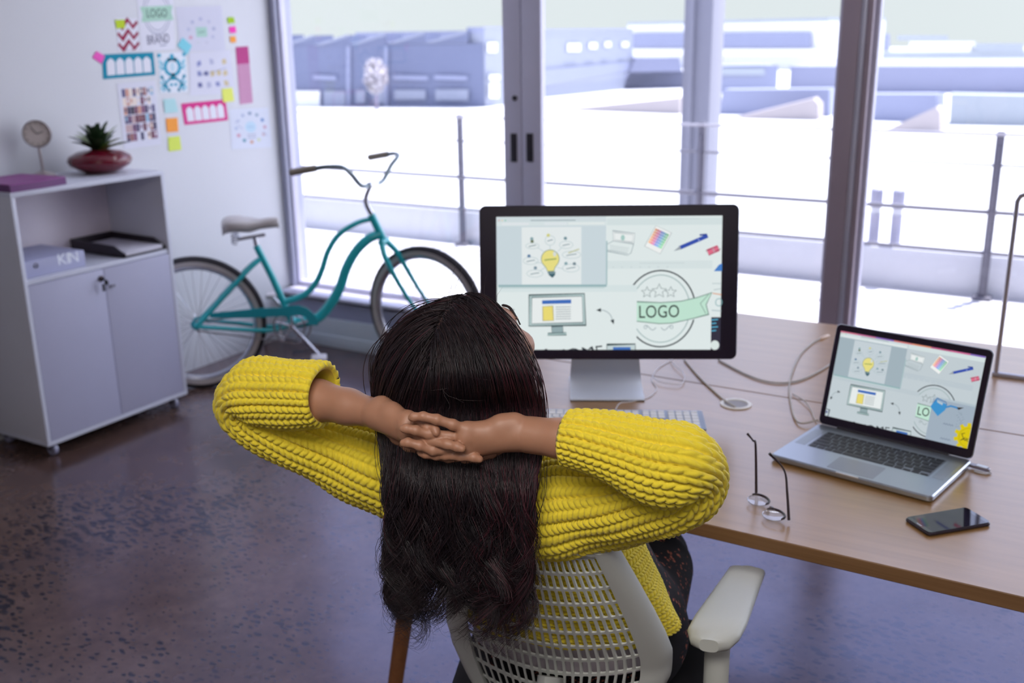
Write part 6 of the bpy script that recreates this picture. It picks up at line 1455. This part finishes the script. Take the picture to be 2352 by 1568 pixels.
# parting: a narrow strip of scalp along the middle
pt = np.linspace(-.30, .62, 40); Pp = []
for f1 in pt:
    r1 = -.17; u1 = math.sqrt(1-f1*f1-r1*r1); hwid = .0028*max(0, 1-abs((f1-.16)/.48)**3)+.0002
    c = toWd(np.array((r1, f1, u1))*RAD*.895); Pp += [c-HR*hwid, c+HR*hwid]
Ip = np.arange(80).reshape(40, 2); Fp = np.stack([Ip[:-1, 0], Ip[1:, 0], Ip[1:, 1], Ip[:-1, 1]], -1)
AV = [V, Vf, Vc, np.array(Vk), np.array(Pp)]; AF = [F, Ff, Fc, Fk, Fp]; AM = [m_, mf_, np.zeros(len(Fc), int), np.zeros(len(Fk), int), np.full(len(Fp), 3)]
off = np.cumsum([0]+[len(v) for v in AV[:-1]])
pbuild('hair', np.concatenate(AV), np.concatenate([f+o for f, o in zip(AF, off)]), [m_h0, m_h1, m_h2, m_scalp], np.concatenate(AM))
# ================================================================== light
w = bpy.data.worlds.new('world'); scene.world = w; w.use_nodes = True; nt = w.node_tree; N = nt.nodes; L = nt.links
bg = N['Background']; tc = N.new('ShaderNodeTexCoord'); sp = N.new('ShaderNodeSeparateXYZ'); rp = N.new('ShaderNodeValToRGB')
L.new(tc.outputs['Generated'], sp.inputs[0]); L.new(sp.outputs['Z'], rp.inputs[0]); L.new(rp.outputs[0], bg.inputs[0])
e = rp.color_ramp.elements; e[0].position = .12; e[0].color = (.82, .89, .90, 1); e[1].position = .45; e[1].color = (1.4, 1.58, 2.35, 1)
bg.inputs[1].default_value = 1.0
def sun(rot_dir, en, col, ang):
    d = bpy.data.lights.new('sun', 'SUN'); d.energy = en; d.color = col; d.angle = ang; o = bpy.data.objects.new('sun', d); COL.objects.link(o)
    o.rotation_euler = Vector(rot_dir).to_track_quat('-Z', 'Y').to_euler(); return o
# added sky glow right of the view, brightens the wall near the window
gd = unit((.62, .78, .34)); dt_ = N.new('ShaderNodeVectorMath'); dt_.operation = 'DOT_PRODUCT'; dt_.inputs[1].default_value = tuple(gd)
L.new(tc.outputs['Generated'], dt_.inputs[0]); mx_ = N.new('ShaderNodeMath'); mx_.operation = 'MAXIMUM'; mx_.inputs[1].default_value = 0; L.new(dt_.outputs['Value'], mx_.inputs[0])
pw = N.new('ShaderNodeMath'); pw.operation = 'POWER'; pw.inputs[1].default_value = 14; L.new(mx_.outputs[0], pw.inputs[0])
gl_ = N.new('ShaderNodeMix'); gl_.data_type = 'RGBA'; gl_.blend_type = 'MULTIPLY'; gl_.inputs[0].default_value = 1.; gl_.inputs[7].default_value = (4.3, 4.5, 5.2, 1); L.new(pw.outputs[0], gl_.inputs[6])
ad = N.new('ShaderNodeMix'); ad.data_type = 'RGBA'; ad.blend_type = 'ADD'; ad.inputs[0].default_value = 1.; L.new(rp.outputs[0], ad.inputs[6]); L.new(gl_.outputs[2], ad.inputs[7]); L.new(ad.outputs[2], bg.inputs[0])
el = math.radians(70)
sun((-.383*math.cos(el), -.924*math.cos(el), -math.sin(el)), 10., (1., .97, .96), .01)
def area(name, loc, target, sx, sy, en, col):
    d = bpy.data.lights.new(name, 'AREA'); d.shape = 'RECTANGLE'; d.size = sx; d.size_y = sy; d.energy = en; d.color = col
    o = bpy.data.objects.new(name, d); COL.objects.link(o); o.location = loc
    o.rotation_euler = (Vector(target)-Vector(loc)).to_track_quat('-Z', 'Y').to_euler(); return o
area('ceiling_fill', (-.3, -.1, 2.7), (-.85, 1.4, .9), 1.5, 1.0, 14, (1., .95, .9)).data.spread = math.radians(95)  # added fill aimed at the seated figure, not a fitting of the room
area('rear_fill', (1.2, -1.4, 2.4), (-.6, 1.8, .6), 2.0, 1.4, 14, (1., .96, .94))  # added soft fill from behind the camera
area('daylight_fill', (-1.6, 3.9, 2.72), (-1.4, 1.4, .8), 4.0, .3, 22, (.86, .90, 1.))  # added bluish strip standing in for daylight from the window top
vs = scene.view_settings; vs.view_transform = 'Standard'; vs.look = 'None'; vs.exposure = 0.; vs.gamma = 1.
scene.cycles.use_denoising = True; scene.cycles.max_bounces = 8; scene.cycles.transparent_max_bounces = 16
scene.cycles.sample_clamp_indirect = 6.; scene.cycles.caustics_reflective = False; scene.cycles.caustics_refractive = False
